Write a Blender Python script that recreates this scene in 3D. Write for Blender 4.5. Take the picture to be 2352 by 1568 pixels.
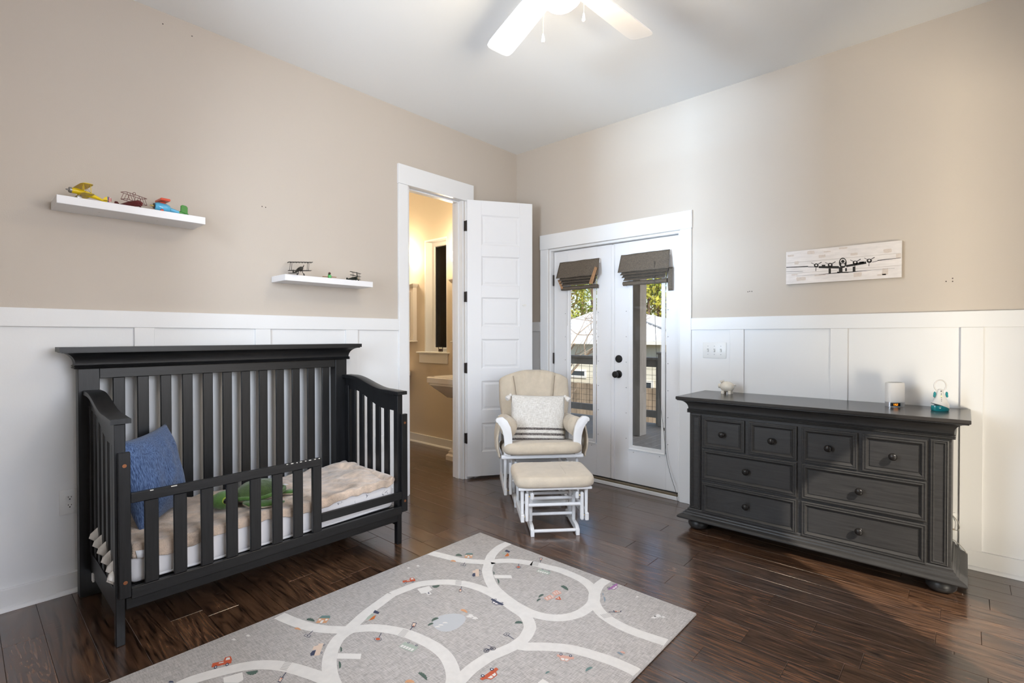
import bpy, bmesh, math, random
from math import sin, cos, pi, radians, sqrt, atan2
from mathutils import Vector, Matrix, noise

for o in list(bpy.data.objects):
    bpy.data.objects.remove(o)
S = bpy.context.scene
COL = S.collection
rnd = random.Random(7)

# ------------------------------------------------------------------ camera
IW, IH, FPX = 2352, 1568, 1152.86
CAM = Vector((-3.70676, -3.28878, 1.26304))
YAW, PITCH, ROLL = 0.735022, -0.0101225, -0.00068427
CF = Vector((cos(PITCH) * cos(YAW), cos(PITCH) * sin(YAW), sin(PITCH)))
CR = Vector((sin(YAW), -cos(YAW), 0))
CU = CR.cross(CF)
CR = cos(ROLL) * CR + sin(ROLL) * CU
CU = CR.cross(CF)
cd = bpy.data.cameras.new('camera')
cam = bpy.data.objects.new('camera', cd)
COL.objects.link(cam)
cd.sensor_width = 36
cd.lens = 36 * FPX / IW
cd.clip_start = 0.05
cd.clip_end = 400
cam.matrix_world = Matrix(((CR.x, CU.x, -CF.x, CAM.x), (CR.y, CU.y, -CF.y, CAM.y), (CR.z, CU.z, -CF.z, CAM.z), (0, 0, 0, 1)))
S.camera = cam


def pix(px, py, axis, val):
    """point where the photograph's pixel meets the plane axis = val"""
    d = CF + CR * ((px - IW / 2) / FPX) - CU * ((py - IH / 2) / FPX)
    t = (val - CAM[axis]) / d[axis]
    return CAM + d * t


# ------------------------------------------------------------------ view, sky, lights
S.view_settings.view_transform = 'Standard'
S.view_settings.look = 'None'
S.view_settings.exposure = 0.0
S.view_settings.gamma = 1.0
S.view_settings.use_curve_mapping = False

w = bpy.data.worlds.new('sky')
S.world = w
w.use_nodes = True
nt = w.node_tree
sky = nt.nodes.new('ShaderNodeTexSky')
sky.sky_type = 'NISHITA'
sky.sun_disc = False
sky.sun_elevation = radians(38)
sky.sun_rotation = radians(160)
sky.altitude = 50
sky.air_density = 1.0
sky.dust_density = 1.2
sky.ozone_density = 1.0
bg = nt.nodes['Background']
bg.inputs['Strength'].default_value = 0.30
nt.links.new(sky.outputs[0], bg.inputs[0])


def light(name, kind, loc, energy, col, rot=(0, 0, 0), **kw):
    d = bpy.data.lights.new(name, kind)
    d.energy = energy
    d.color = col
    for k, v in kw.items():
        setattr(d, k, v)
    o = bpy.data.objects.new(name, d)
    COL.objects.link(o)
    o.location = loc
    o.rotation_euler = rot
    return o


# sun outside, over the left-rear of the house
light('sun', 'SUN', (0, 0, 12), 6.0, (1.0, 0.93, 0.82), (radians(50), 0, radians(-38)), angle=radians(1.0))
# daylight entering by the two windows behind the camera
light('rear_window_daylight', 'AREA', (-2.6, -4.22, 1.75), 74, (0.80, 0.84, 1.0), (radians(90), 0, 0),
      shape='RECTANGLE', size=1.35, size_y=1.4)
light('rear_ceiling_fill', 'AREA', (-3.9, -5.3, .10), 360, (1.0, 0.89, 0.70), (radians(122), 0, radians(-38)),  # lamp added low outside the rear window to fill the ceiling
      shape='RECTANGLE', size=1.6, size_y=1.2)
# warm lamp added behind the camera to brighten the right wall's end
light('rear_warm_fill', 'AREA', (-1.35, -4.75, 1.15), 3.5, (1.0, 0.84, 0.66), (radians(90), 0, 0),
      shape='RECTANGLE', size=.8, size_y=1.7)
light('side_window_daylight', 'AREA', (-4.17, -1.40, 1.75), 70, (0.76, 0.85, 1.0), (0, radians(-90), 0),
      shape='RECTANGLE', size=1.4, size_y=.66)
# lamp added beyond the side window for the right wall's bright band
light('wall_band_lamp', 'AREA', (-16.0, -.42, .02), 3400, (0.57, 0.75, 1.0), (0, radians(-96), 0),
      shape='RECTANGLE', size=2.0, size_y=2.8)

# ------------------------------------------------------------------ mesh helpers
class MB:
    def __init__(s):
        s.v = []
        s.f = []

    def add(s, vs, fs):
        k = len(s.v)
        s.v += [tuple(x) for x in vs]
        s.f += [tuple(i + k for i in f) for f in fs]
        return s

    def box(s, x0, x1, y0, y1, z0, z1):
        x0, x1 = min(x0, x1), max(x0, x1)
        y0, y1 = min(y0, y1), max(y0, y1)
        z0, z1 = min(z0, z1), max(z0, z1)
        return s.add([(x0, y0, z0), (x1, y0, z0), (x1, y1, z0), (x0, y1, z0), (x0, y0, z1), (x1, y0, z1), (x1, y1, z1), (x0, y1, z1)],
                     [(0, 3, 2, 1), (4, 5, 6, 7), (0, 1, 5, 4), (1, 2, 6, 5), (2, 3, 7, 6), (3, 0, 4, 7)])

    def bar(s, a, b, wd, th, up=(0, 0, 1)):
        """rectangular bar from a to b, wd across (a->b x up), th along up"""
        a, b = Vector(a), Vector(b)
        d = (b - a).normalized()
        u = Vector(up)
        sd = d.cross(u)
        if sd.length < 1e-4:
            sd = d.cross(Vector((1, 0, 0)))
        sd.normalize()
        u = sd.cross(d).normalized()
        vs = []
        for p in (a, b):
            for i, j in ((-1, -1), (1, -1), (1, 1), (-1, 1)):
                vs.append(p + sd * (i * wd / 2) + u * (j * th / 2))
        return s.add(vs, [(0, 1, 2, 3), (7, 6, 5, 4), (0, 4, 5, 1), (1, 5, 6, 2), (2, 6, 7, 3), (3, 7, 4, 0)])

    def prism(s, poly, fn0, fn1):
        """poly 2d points; fn0/fn1 map (u,v) to 3d for the two ends"""
        n = len(poly)
        vs = [fn0(u, v) for u, v in poly] + [fn1(u, v) for u, v in poly]
        fs = [tuple(range(n)), tuple(range(2 * n - 1, n - 1, -1))]
        fs += [(i, i + n, (i + 1) % n + n, (i + 1) % n) for i in range(n)]
        return s.add(vs, fs)

    def loft(s, rings, cap=True, closed=False):
        n = len(rings[0])
        vs = [p for r in rings for p in r]
        fs = []
        m = len(rings)
        for i in range(m if closed else m - 1):
            j = (i + 1) % m
            for k in range(n):
                l = (k + 1) % n
                fs.append((i * n + k, i * n + l, j * n + l, j * n + k))
        if cap and not closed:
            fs.append(tuple(range(n - 1, -1, -1)))
            fs.append(tuple(range((m - 1) * n, m * n)))
        return s.add(vs, fs)

    def tube(s, pts, r, n=8, cap=True, closed=False, flat=1.0):
        pts = [Vector(p) for p in pts]
        m = len(pts)
        rs = r if isinstance(r, (list, tuple)) else [r] * m
        rings = []
        ref = None
        for i, p in enumerate(pts):
            if closed:
                d = pts[(i + 1) % m] - pts[i - 1]
            else:
                d = pts[min(i + 1, m - 1)] - pts[max(i - 1, 0)]
            d.normalize()
            if ref is None:
                ref = Vector((0, 0, 1)) if abs(d.z) < .9 else Vector((1, 0, 0))
            a = d.cross(ref)
            if a.length < 1e-5:
                a = d.cross(Vector((0, 1, 0)))
            a.normalize()
            b = a.cross(d).normalized()
            ref = b
            rings.append([p + (a * cos(t) + b * sin(t) * flat) * rs[i] for t in (2 * pi * k / n for k in range(n))])
        return s.loft(rings, cap, closed)

    def lathe(s, prof, c=(0, 0, 0), n=20, ax=2, sx=1.0, sy=1.0):
        rings = []
        for r, h in prof:
            ring = []
            for k in range(n):
                t = 2 * pi * k / n
                a, b = r * cos(t) * sx, r * sin(t) * sy
                q = [a, b, h] if ax == 2 else ([h, a, b] if ax == 0 else [b, h, a])
                ring.append((q[0] + c[0], q[1] + c[1], q[2] + c[2]))
            rings.append(ring)
        return s.loft(rings)

    def ball(s, c, rx, ry, rz, nu=14, nv=9):
        prof = [(sin(pi * i / nv) if 0 < i < nv else 0.02, -cos(pi * i / nv)) for i in range(nv + 1)]
        rings = [[(c[0] + rx * r * cos(2 * pi * k / nu), c[1] + ry * r * sin(2 * pi * k / nu), c[2] + rz * h) for k in range(nu)] for r, h in prof]
        return s.loft(rings)

    def mould(s, prof, path, closed=False, fn=None):
        """sweep prof [(outward, height)] along a 2d path with mitred corners; outward = right of travel"""
        m = len(path)
        P = [Vector((q[0], q[1])) for q in path]
        rings = []
        for i in range(m):
            dn = dp = None
            if i < m - 1 or closed:
                dn = (P[(i + 1) % m] - P[i]).normalized()
            if i > 0 or closed:
                dp = (P[i] - P[i - 1]).normalized()
            if dn is None:
                dn = dp
            if dp is None:
                dp = dn
            n1 = Vector((dp.y, -dp.x))
            n2 = Vector((dn.y, -dn.x))
            b = n1 + n2
            b = b / max(b.dot(n1), .2)
            rings.append([((P[i].x + b.x * o), (P[i].y + b.y * o), h) for o, h in prof])
        if fn:
            rings = [[fn(*q) for q in r] for r in rings]
        return s.loft(rings, cap=not closed, closed=closed)

    def grid(s, nu, nv, fn):
        vs = [fn(i / nu, j / nv) for i in range(nu + 1) for j in range(nv + 1)]
        fs = [(i * (nv + 1) + j, (i + 1) * (nv + 1) + j, (i + 1) * (nv + 1) + j + 1, i * (nv + 1) + j + 1) for i in range(nu) for j in range(nv)]
        return s.add(vs, fs)

    def xf(s, M):
        s.v = [tuple(M @ Vector(p)) for p in s.v]
        return s

    def build(s, name, mat, parent=None, off=None, bevel=0, seg=1, smooth=35, sub=0, fix=True):
        me = bpy.data.meshes.new(name)
        vs = s.v
        if off is not None:
            vs = [(p[0] - off[0], p[1] - off[1], p[2] - off[2]) for p in vs]
        me.from_pydata(vs, [], s.f)
        if fix or bevel:
            bm = bmesh.new()
            bm.from_mesh(me)
            if fix:
                bmesh.ops.recalc_face_normals(bm, faces=bm.faces)
            if bevel:
                ed = [e for e in bm.edges if len(e.link_faces) == 2 and e.calc_face_angle(0) > radians(30)]
                bmesh.ops.bevel(bm, geom=ed, offset=bevel, segments=seg, affect='EDGES', profile=.5, clamp_overlap=True)
            bm.to_mesh(me)
            bm.free()
        if smooth:
            me.polygons.foreach_set('use_smooth', [True] * len(me.polygons))
            me.set_sharp_from_angle(angle=radians(smooth))
        if mat:
            me.materials.append(mat)
        o = bpy.data.objects.new(name, me)
        COL.objects.link(o)
        if parent:
            o.parent = parent
        if sub:
            md = o.modifiers.new('smooth', 'SUBSURF')
            md.levels = md.render_levels = sub
        return o


def B(x0, x1, y0, y1, z0, z1):
    return MB().box(x0, x1, y0, y1, z0, z1)


def tag(o, label=None, cat=None, group=None, kind=None):
    if label:
        o['label'] = label
    if cat:
        o['category'] = cat
    if group:
        o['group'] = group
    if kind:
        o['kind'] = kind
    return o


def thing(name, label, cat, loc=(0, 0, 0), rz=0, group=None, kind=None):
    o = bpy.data.objects.new(name, None)
    COL.objects.link(o)
    o.location = loc
    o.rotation_euler = (0, 0, rz)
    o.empty_display_size = .05
    return tag(o, label, cat, group, kind)


def struct(o, label=None):
    o['kind'] = 'structure'
    if label:
        o['label'] = label
    return o


def sm(t):
    t = max(0, min(1, t))
    return t * t * (3 - 2 * t)


def nz(x, y=0, z=0):
    return noise.noise(Vector((x, y, z)))


# ------------------------------------------------------------------ materials
def _p(m):
    return m.node_tree.nodes['Principled BSDF']


def mat(name, col, rough=.5, metal=0, var=0, vs=6, stretch=(1, 1, 1), bump=0, bs=60, bstretch=None, spec=.5, coat=0, emit=0, ecol=None, trans=0, ior=1.45,
        sheen=0, rnd_var=0, sss=0, alpha=1):
    m = bpy.data.materials.new(name)
    m.use_nodes = True
    n = m.node_tree
    L = n.links
    b = _p(m)
    c4 = (*col, 1)
    b.inputs['Base Color'].default_value = c4
    b.inputs['Roughness'].default_value = rough
    b.inputs['Metallic'].default_value = metal
    b.inputs['Specular IOR Level'].default_value = spec
    b.inputs['Coat Weight'].default_value = coat
    b.inputs['IOR'].default_value = ior
    b.inputs['Transmission Weight'].default_value = trans
    b.inputs['Alpha'].default_value = alpha
    if sheen:
        b.inputs['Sheen Weight'].default_value = sheen
    if emit:
        b.inputs['Emission Color'].default_value = (*(ecol or col), 1)
        b.inputs['Emission Strength'].default_value = emit
    tc = n.nodes.new('ShaderNodeTexCoord')
    src = None
    if var or rnd_var:
        mx = n.nodes.new('ShaderNodeMix')
        mx.data_type = 'RGBA'
        mx.inputs[6].default_value = (*[max(0, c * (1 - var - rnd_var)) for c in col], 1)
        mx.inputs[7].default_value = (*[min(1, c * (1 + var + rnd_var)) for c in col], 1)
        mp = n.nodes.new('ShaderNodeMapping')
        mp.inputs['Scale'].default_value = stretch
        no = n.nodes.new('ShaderNodeTexNoise')
        no.inputs['Scale'].default_value = vs
        no.inputs['Detail'].default_value = 5
        no.inputs['Roughness'].default_value = .6
        L.new(tc.outputs['Object'], mp.inputs[0])
        L.new(mp.outputs[0], no.inputs[0])
        cr = n.nodes.new('ShaderNodeMapRange')
        cr.inputs[1].default_value = .3
        cr.inputs[2].default_value = .7
        L.new(no.outputs[0], cr.inputs[0])
        fac = cr.outputs[0]
        if rnd_var:
            oi = n.nodes.new('ShaderNodeObjectInfo')
            mm = n.nodes.new('ShaderNodeMix')
            mm.inputs[0].default_value = rnd_var / (var + rnd_var)
            L.new(fac, mm.inputs[2])
            L.new(oi.outputs['Random'], mm.inputs[3])
            fac = mm.outputs[0]
        L.new(fac, mx.inputs[0])
        L.new(mx.outputs[2], b.inputs['Base Color'])
    if bump:
        mp2 = n.nodes.new('ShaderNodeMapping')
        mp2.inputs['Scale'].default_value = bstretch or stretch
        n2 = n.nodes.new('ShaderNodeTexNoise')
        n2.inputs['Scale'].default_value = bs
        n2.inputs['Detail'].default_value = 3
        bu = n.nodes.new('ShaderNodeBump')
        bu.inputs['Strength'].default_value = bump
        bu.inputs['Distance'].default_value = .004
        L.new(tc.outputs['Object'], mp2.inputs[0])
        L.new(mp2.outputs[0], n2.inputs[0])
        L.new(n2.outputs[0], bu.inputs['Height'])
        L.new(bu.outputs[0], b.inputs['Normal'])
    return m


def weave(name, c1, c2, scale=220, rough=.9, bump=.5, ax=('X', 'Y'), sheen=.2, lo=.36, hi=.64, diag=0.0):
    """cloth: two sets of crossed thread slubs (stretched noise) for colour and relief"""
    m = bpy.data.materials.new(name)
    m.use_nodes = True
    n = m.node_tree
    L = n.links
    b = _p(m)
    b.inputs['Roughness'].default_value = rough
    b.inputs['Specular IOR Level'].default_value = .2
    b.inputs['Sheen Weight'].default_value = sheen
    tc = n.nodes.new('ShaderNodeTexCoord')
    hs = []
    for k, a_ in enumerate(ax):
        mp = n.nodes.new('ShaderNodeMapping')
        sc = [scale] * 3
        sc['XYZ'.index(a_)] = scale * .11
        mp.inputs['Scale'].default_value = sc
        if diag:
            mp.inputs['Rotation'].default_value = (0, diag, 0)
        L.new(tc.outputs['Object'], mp.inputs[0])
        no = n.nodes.new('ShaderNodeTexNoise')
        no.inputs['Scale'].default_value = 1
        no.inputs['Detail'].default_value = 2
        L.new(mp.outputs[0], no.inputs[0])
        hs.append(no.outputs[0])
    ad = n.nodes.new('ShaderNodeMix')
    ad.inputs[0].default_value = .5
    L.new(hs[0], ad.inputs[2])
    L.new(hs[1], ad.inputs[3])
    mr = n.nodes.new('ShaderNodeMapRange')
    mr.inputs[1].default_value = lo
    mr.inputs[2].default_value = hi
    L.new(ad.outputs[0], mr.inputs[0])
    mx = n.nodes.new('ShaderNodeMix')
    mx.data_type = 'RGBA'
    mx.inputs[6].default_value = (*c1, 1)
    mx.inputs[7].default_value = (*c2, 1)
    L.new(mr.outputs[0], mx.inputs[0])
    L.new(mx.outputs[2], b.inputs['Base Color'])
    bu = n.nodes.new('ShaderNodeBump')
    bu.inputs['Strength'].default_value = bump
    bu.inputs['Distance'].default_value = .002
    L.new(ad.outputs[0], bu.inputs['Height'])
    L.new(bu.outputs[0], b.inputs['Normal'])
    return m


def floor_wood():
    m = bpy.data.materials.new('hickory_plank')
    m.use_nodes = True
    n = m.node_tree
    L = n.links
    b = _p(m)
    tc = n.nodes.new('ShaderNodeTexCoord')
    oi = n.nodes.new('ShaderNodeObjectInfo')
    mu = n.nodes.new('ShaderNodeVectorMath')
    mu.operation = 'MULTIPLY_ADD'
    cb = n.nodes.new('ShaderNodeCombineXYZ')
    for i in range(3):
        L.new(oi.outputs['Random'], cb.inputs[i])
    L.new(cb.outputs[0], mu.inputs[0])
    mu.inputs[1].default_value = (37, 53, 19)
    L.new(tc.outputs['Object'], mu.inputs[2])
    # long cathedral grain
    mp = n.nodes.new('ShaderNodeMapping')
    mp.inputs['Scale'].default_value = (9, 1.1, 1)
    L.new(mu.outputs[0], mp.inputs[0])
    n1 = n.nodes.new('ShaderNodeTexNoise')
    n1.inputs['Scale'].default_value = 1.0
    n1.inputs['Detail'].default_value = 2
    n1.inputs['Distortion'].default_value = .4
    L.new(mp.outputs[0], n1.inputs[0])
    wv = n.nodes.new('ShaderNodeMath')
    wv.operation = 'MULTIPLY'
    wv.inputs[1].default_value = 13
    L.new(n1.outputs[0], wv.inputs[0])
    fr = n.nodes.new('ShaderNodeMath')
    fr.operation = 'PINGPONG'
    fr.inputs[1].default_value = .5
    L.new(wv.outputs[0], fr.inputs[0])
    mp3 = n.nodes.new('ShaderNodeMapping')
    mp3.inputs['Scale'].default_value = (160, 6, 1)
    L.new(mu.outputs[0], mp3.inputs[0])
    n3 = n.nodes.new('ShaderNodeTexNoise')
    n3.inputs['Scale'].default_value = 1
    n3.inputs['Detail'].default_value = 4
    L.new(mp3.outputs[0], n3.inputs[0])
    mixg = n.nodes.new('ShaderNodeMath')
    mixg.operation = 'MULTIPLY_ADD'
    L.new(fr.outputs[0], mixg.inputs[0])
    mixg.inputs[1].default_value = .55
    L.new(n3.outputs[0], mixg.inputs[2])
    cr = n.nodes.new('ShaderNodeValToRGB')
    e = cr.color_ramp.elements
    e[0].position = .38
    e[0].color = (.010, .0056, .0040, 1)
    e[1].position = .86
    e[1].color = (.135, .068, .036, 1)
    k = e.new(.55)
    k.color = (.058, .0295, .0172, 1)
    L.new(mixg.outputs[0], cr.inputs[0])
    hs = n.nodes.new('ShaderNodeHueSaturation')
    mr = n.nodes.new('ShaderNodeMapRange')
    mr.inputs[3].default_value = .72
    mr.inputs[4].default_value = 1.28
    L.new(oi.outputs['Random'], mr.inputs[0])
    L.new(mr.outputs[0], hs.inputs['Value'])
    L.new(cr.outputs[0], hs.inputs['Color'])
    L.new(hs.outputs[0], b.inputs['Base Color'])
    b.inputs['Roughness'].default_value = .24
    b.inputs['Specular IOR Level'].default_value = .8
    b.inputs['Coat Weight'].default_value = .5
    b.inputs['Coat Roughness'].default_value = .16
    # hand scraping: ripples across the board and small chatter dents
    mp4 = n.nodes.new('ShaderNodeMapping')
    mp4.inputs['Scale'].default_value = (26, 2.2, 1)
    L.new(mu.outputs[0], mp4.inputs[0])
    n4 = n.nodes.new('ShaderNodeTexNoise')
    n4.inputs['Scale'].default_value = 1
    n4.inputs['Detail'].default_value = 3
    L.new(mp4.outputs[0], n4.inputs[0])
    mp5 = n.nodes.new('ShaderNodeMapping')
    mp5.inputs['Scale'].default_value = (9, 30, 1)
    L.new(mu.outputs[0], mp5.inputs[0])
    vo = n.nodes.new('ShaderNodeTexVoronoi')
    vo.inputs['Scale'].default_value = 1
    L.new(mp5.outputs[0], vo.inputs[0])
    ms = n.nodes.new('ShaderNodeMapRange')
    ms.inputs[1].default_value = .06
    ms.inputs[2].default_value = .15
    ms.inputs[3].default_value = -.5
    ms.inputs[4].default_value = 0
    L.new(vo.outputs['Distance'], ms.inputs[0])
    # dents only in some places
    n6 = n.nodes.new('ShaderNodeTexNoise')
    n6.inputs['Scale'].default_value = 3.1
    L.new(mu.outputs[0], n6.inputs[0])
    m6 = n.nodes.new('ShaderNodeMapRange')
    m6.inputs[1].default_value = .56
    m6.inputs[2].default_value = .62
    L.new(n6.outputs[0], m6.inputs[0])
    dm = n.nodes.new('ShaderNodeMath')
    dm.operation = 'MULTIPLY'
    L.new(ms.outputs[0], dm.inputs[0])
    L.new(m6.outputs[0], dm.inputs[1])
    sa = n.nodes.new('ShaderNodeMath')
    sa.operation = 'MULTIPLY_ADD'
    L.new(n4.outputs[0], sa.inputs[0])
    sa.inputs[1].default_value = .9
    L.new(dm.outputs[0], sa.inputs[2])
    bu = n.nodes.new('ShaderNodeBump')
    bu.inputs['Strength'].default_value = .35
    bu.inputs['Distance'].default_value = .004
    L.new(sa.outputs[0], bu.inputs['Height'])
    L.new(bu.outputs[0], b.inputs['Normal'])
    return m


WHITE = mat('white_trim_paint', (.80, .80, .80), .42, bump=.05, bs=90)
WALLP = mat('greige_wall_paint', (.56, .50, .435), .75, bump=.09, bs=170, spec=.3)
WAINS = mat('white_wainscot_paint', (.79, .79, .79), .5, bump=.05, bs=120)
CEIL = mat('white_ceiling_paint', (.82, .82, .81), .85, bump=.08, bs=140, spec=.25)
BATHP = mat('cream_bathroom_paint', (.66, .58, .47), .7, bump=.08, bs=170, spec=.3)
FLOORW = floor_wood()
SUB = mat('subfloor', (.02, .015, .012), .9)
HINGE = mat('oil_rubbed_bronze', (.035, .028, .025), .42, metal=.6, var=.2, vs=40)
DOORW = mat('white_door_paint', (.80, .80, .81), .38, bump=.04, bs=80)
EBONY = mat('ebony_stained_wood', (.0075, .0078, .0088), .40, var=.5, vs=3.2, stretch=(30, 30, 2.2), bump=.06, bs=6, bstretch=(60, 60, 3), spec=.5)
EBONYH = mat('ebony_stained_wood_along', (.0075, .0078, .0088), .40, var=.5, vs=3.2, stretch=(2.2, 30, 30), bump=.06, bs=6, bstretch=(3, 60, 60), spec=.5)
CHARC = mat('charcoal_dresser_paint', (.030, .0285, .0275), .40, var=.28, vs=4, stretch=(25, 1.6, 25), bump=.07, bs=6, bstretch=(70, 3, 70), spec=.5)
CHARTOP = mat('charcoal_dresser_top', (.032, .029, .027), .22, var=.2, vs=4, stretch=(25, 1.6, 25), bump=.02, bs=6, bstretch=(70, 3, 70), spec=.55)
COPPER = mat('copper_bolt', (.32, .13, .06), .4, metal=.8)
GLASSM = mat('window_glass', (1, 1, 1), .0, trans=1, ior=1.01, spec=.3)


def glass_mat():
    m = bpy.data.materials.new('clear_pane_glass')
    m.use_nodes = True
    n = m.node_tree
    n.nodes.remove(_p(m))
    out = [x for x in n.nodes if x.type == 'OUTPUT_MATERIAL'][0]
    t = n.nodes.new('ShaderNodeBsdfTransparent')
    t.inputs[0].default_value = (.97, .98, .97, 1)
    g = n.nodes.new('ShaderNodeBsdfGlossy')
    g.inputs['Roughness'].default_value = .02
    f = n.nodes.new('ShaderNodeFresnel')
    f.inputs[0].default_value = 1.35
    mx = n.nodes.new('ShaderNodeMixShader')
    n.links.new(f.outputs[0], mx.inputs[0])
    n.links.new(t.outputs[0], mx.inputs[1])
    n.links.new(g.outputs[0], mx.inputs[2])
    n.links.new(mx.outputs[0], out.inputs[0])
    return m


GLASS = glass_mat()
CH = 3.048
XW, YR = -3.95, -4.0      # wall behind the camera's left, wall behind the camera
RT, RB = 1.399, 1.311     # chair rail


def wall(name, m, axis, c0, c1, a0, a1, z0, z1, ops):
    mb = MB()

    def bx(a, b, lo, hi):
        if b - a < 1e-4 or hi - lo < 1e-4:
            return
        if axis == 'y':
            mb.box(a, b, c0, c1, lo, hi)
        else:
            mb.box(c0, c1, a, b, lo, hi)
    cur = a0
    for o0, o1, l, h in sorted(ops):
        bx(cur, o0, z0, z1)
        bx(o0, o1, z0, l)
        bx(o0, o1, h, z1)
        cur = o1
    bx(cur, a1, z0, z1)
    return struct(mb.build(name, m, smooth=0))


# floor: planks 128 mm wide laid along y, over a subfloor
floor = struct(B(XW - .15, .15, YR - .15, 2.6, -.06, -.0125).build('floor', SUB, smooth=0))
SEAM0, PW = -1.29, .128
JOINT = {}


def sidx(x):
    return int(math.floor((x - SEAM0) / PW))


for x, y in [(-1.35, -2.394), (-1.35, -2.997), (-1.48, -2.606), (-1.61, -2.785), (-.96, -1.785), (-1.09, -1.995), (-1.09, -2.603), (-.97, -3.203), (-.84, -3.345), (-.84, -2.14),
             (-1.22, -2.81), (-.6, -3.09), (-.47, -3.38), (-.71, -2.202), (-.71, -3.211)]:
    JOINT.setdefault(sidx(x), []).append(y)


def plank(x0, x1, y0, y1):
    cx, cy = (x0 + x1) / 2, (y0 + y1) / 2
    hx, hy = (x1 - x0) / 2 - .0004, (y1 - y0) / 2 - .0005
    c = .0011
    top = rnd.uniform(-.0004, .0002)
    vs = [(-hx, -hy, -.0125), (hx, -hy, -.0125), (hx, hy, -.0125), (-hx, hy, -.0125),
          (-hx, -hy, top - c), (hx, -hy, top - c), (hx, hy, top - c), (-hx, hy, top - c),
          (-hx + c, -hy + c, top), (hx - c, -hy + c, top), (hx - c, hy - c, top), (-hx + c, hy - c, top)]
    fs = [(8, 9, 10, 11)] + [(i, (i + 1) % 4, (i + 1) % 4 + 4, i + 4) for i in range(4)] + [(i + 4, (i + 1) % 4 + 4, (i + 1) % 4 + 8, i + 8) for i in range(4)]
    o = MB().add(vs, fs).build('plank', FLOORW, floor, smooth=0, fix=False)
    o.location = (cx, cy, 0)


k = sidx(XW)
while SEAM0 + k * PW < 0.0:
    x0, x1 = max(SEAM0 + k * PW, XW), min(SEAM0 + (k + 1) * PW, 0.10)
    js = sorted(JOINT.get(k, []))
    y = YR
    cuts = [YR]
    top = 2.5 if x0 > -1.75 else 0.0
    while y < top - .35:
        ny = y + rnd.uniform(.45, 1.25)
        nj = [j for j in js if y < j < ny + .3]
        if nj:
            ny = nj[0]
        elif any(j - .3 < ny < j for j in js):
            ny -= .35
        y = min(ny, top)
        if top - y < .36:
            y = top
        cuts.append(y)
    for a, b in zip(cuts, cuts[1:]):
        plank(x0, x1, a, b)
    k += 1

struct(B(XW - .15, .15, YR - .15, 2.6, CH, CH + .08).build('ceiling', CEIL, smooth=0))

# ---------------------------------------------------------------- walls
DX0, DX1, DZ = -1.305, -.700, 2.475         # bathroom doorway
FY0, FY1, FZ = -1.672, -.405, 2.07          # french doors
wl = wall('wall_left', WALLP, 'y', 0, .13, XW - .15, 0, 0, CH, [(DX0, DX1, 0, DZ)])
wr = wall('wall_right', WALLP, 'x', 0, .16, YR - .15, .13, 0, CH, [(FY0, FY1, 0, FZ)])
wb = wall('wall_bathroom', BATHP, 'x', 0, .16, .13, 2.5, 0, CH, [(1.05, 1.452, 1.064, 2.39)])
wrear = wall('wall_rear', WALLP, 'y', YR - .15, YR, XW - .15, .16, 0, CH, [(-3.3, -1.9, 1.0, 2.45), (-1.75, -.95, 0, 2.05)])
wside = wall('wall_side', WALLP, 'x', XW - .15, XW, YR, 0, 0, CH, [(-1.75, -1.05, 1.0, 2.45)])
struct(B(-1.85, -1.75, .13, 2.5, 0, CH).build('wall_bathroom_side', BATHP, smooth=0))
struct(B(-1.85, .16, 2.5, 2.6, 0, CH).build('wall_bathroom_end', BATHP, smooth=0))
# bathroom-side skin of the dividing wall, in the bathroom's own paint
mb = MB()
for a, b, l, h in ((-1.75, DX0, 0, CH), (DX1, 0, 0, CH), (DX0, DX1, DZ, CH)):
    mb.box(a, b, .13, .134, l, h)
struct(mb.build('wall_bathroom_front', BATHP, smooth=0))

TH = .019
bat_l = [(-3.690, -3.598), (-3.075, -2.986), (-2.463, -2.371), (-1.849, -1.756)]
bat_r = [(-3.972, -3.88), (-3.360, -3.268), (-2.748, -2.656), (-2.138, -2.044)]
# wainscot: flat white panels, battens and a chair rail on each wall
segL = [(XW, -1.399), (-.605, 0)]
segR = [(YR, -1.762), (-.314, 0)]


def wains(parent, seg, bats, ax):
    def bx(a, b, t0, t1, lo, hi):
        return B(a, b, -t1, -t0, lo, hi) if ax == 'y' else B(-t1, -t0, a, b, lo, hi)
    for a, b in seg:
        bb = [q for q in bats if a <= q[0] and q[1] <= b]
        edges = [a] + [x for q in bb for x in q] + [b]
        for i in range(0, len(edges), 2):
            bx(edges[i], edges[i + 1], 0, .006, .0, RB).build('wainscot_panel', WAINS, parent, smooth=0)
        for q in bb:
            bx(q[0], q[1], 0, TH, .1, RB - .0006).build('batten', WAINS, parent, bevel=.0015, smooth=0)
        bx(a, b, 0, TH, RB, RT).build('chair_rail', WAINS, parent, bevel=.002, smooth=0)


wains(wl, segL, bat_l, 'y')
wains(wr, segR, bat_r, 'x')


def base(name, segs, ax, m=WHITE, at=0.0, hgt=.101):
    root = None
    for a, b in segs:
        t = TH + .002
        if ax == 'y':
            o = B(a, b, at - t, at - .0005, 0.0005, hgt)
        else:
            o = B(at - t, at - .0005, a, b, 0.0005, hgt)
        o = o.build(name, m, root, bevel=.002, smooth=0)
        if root is None:
            root = struct(o)
        q = [(0, 0)] + [(.016 * sin(i * pi / 8), .019 * cos(i * pi / 8)) for i in range(5)]
        if ax == 'y':
            f0, f1 = (lambda u, v: (a, at - t - u, v + .0006)), (lambda u, v: (b, at - t - u, v + .0006))
        else:
            f0, f1 = (lambda u, v: (at - t - u, a, v + .0006)), (lambda u, v: (at - t - u, b, v + .0006))
        MB().prism(q, f0, f1).build('quarter_round', m, root, smooth=60)


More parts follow.
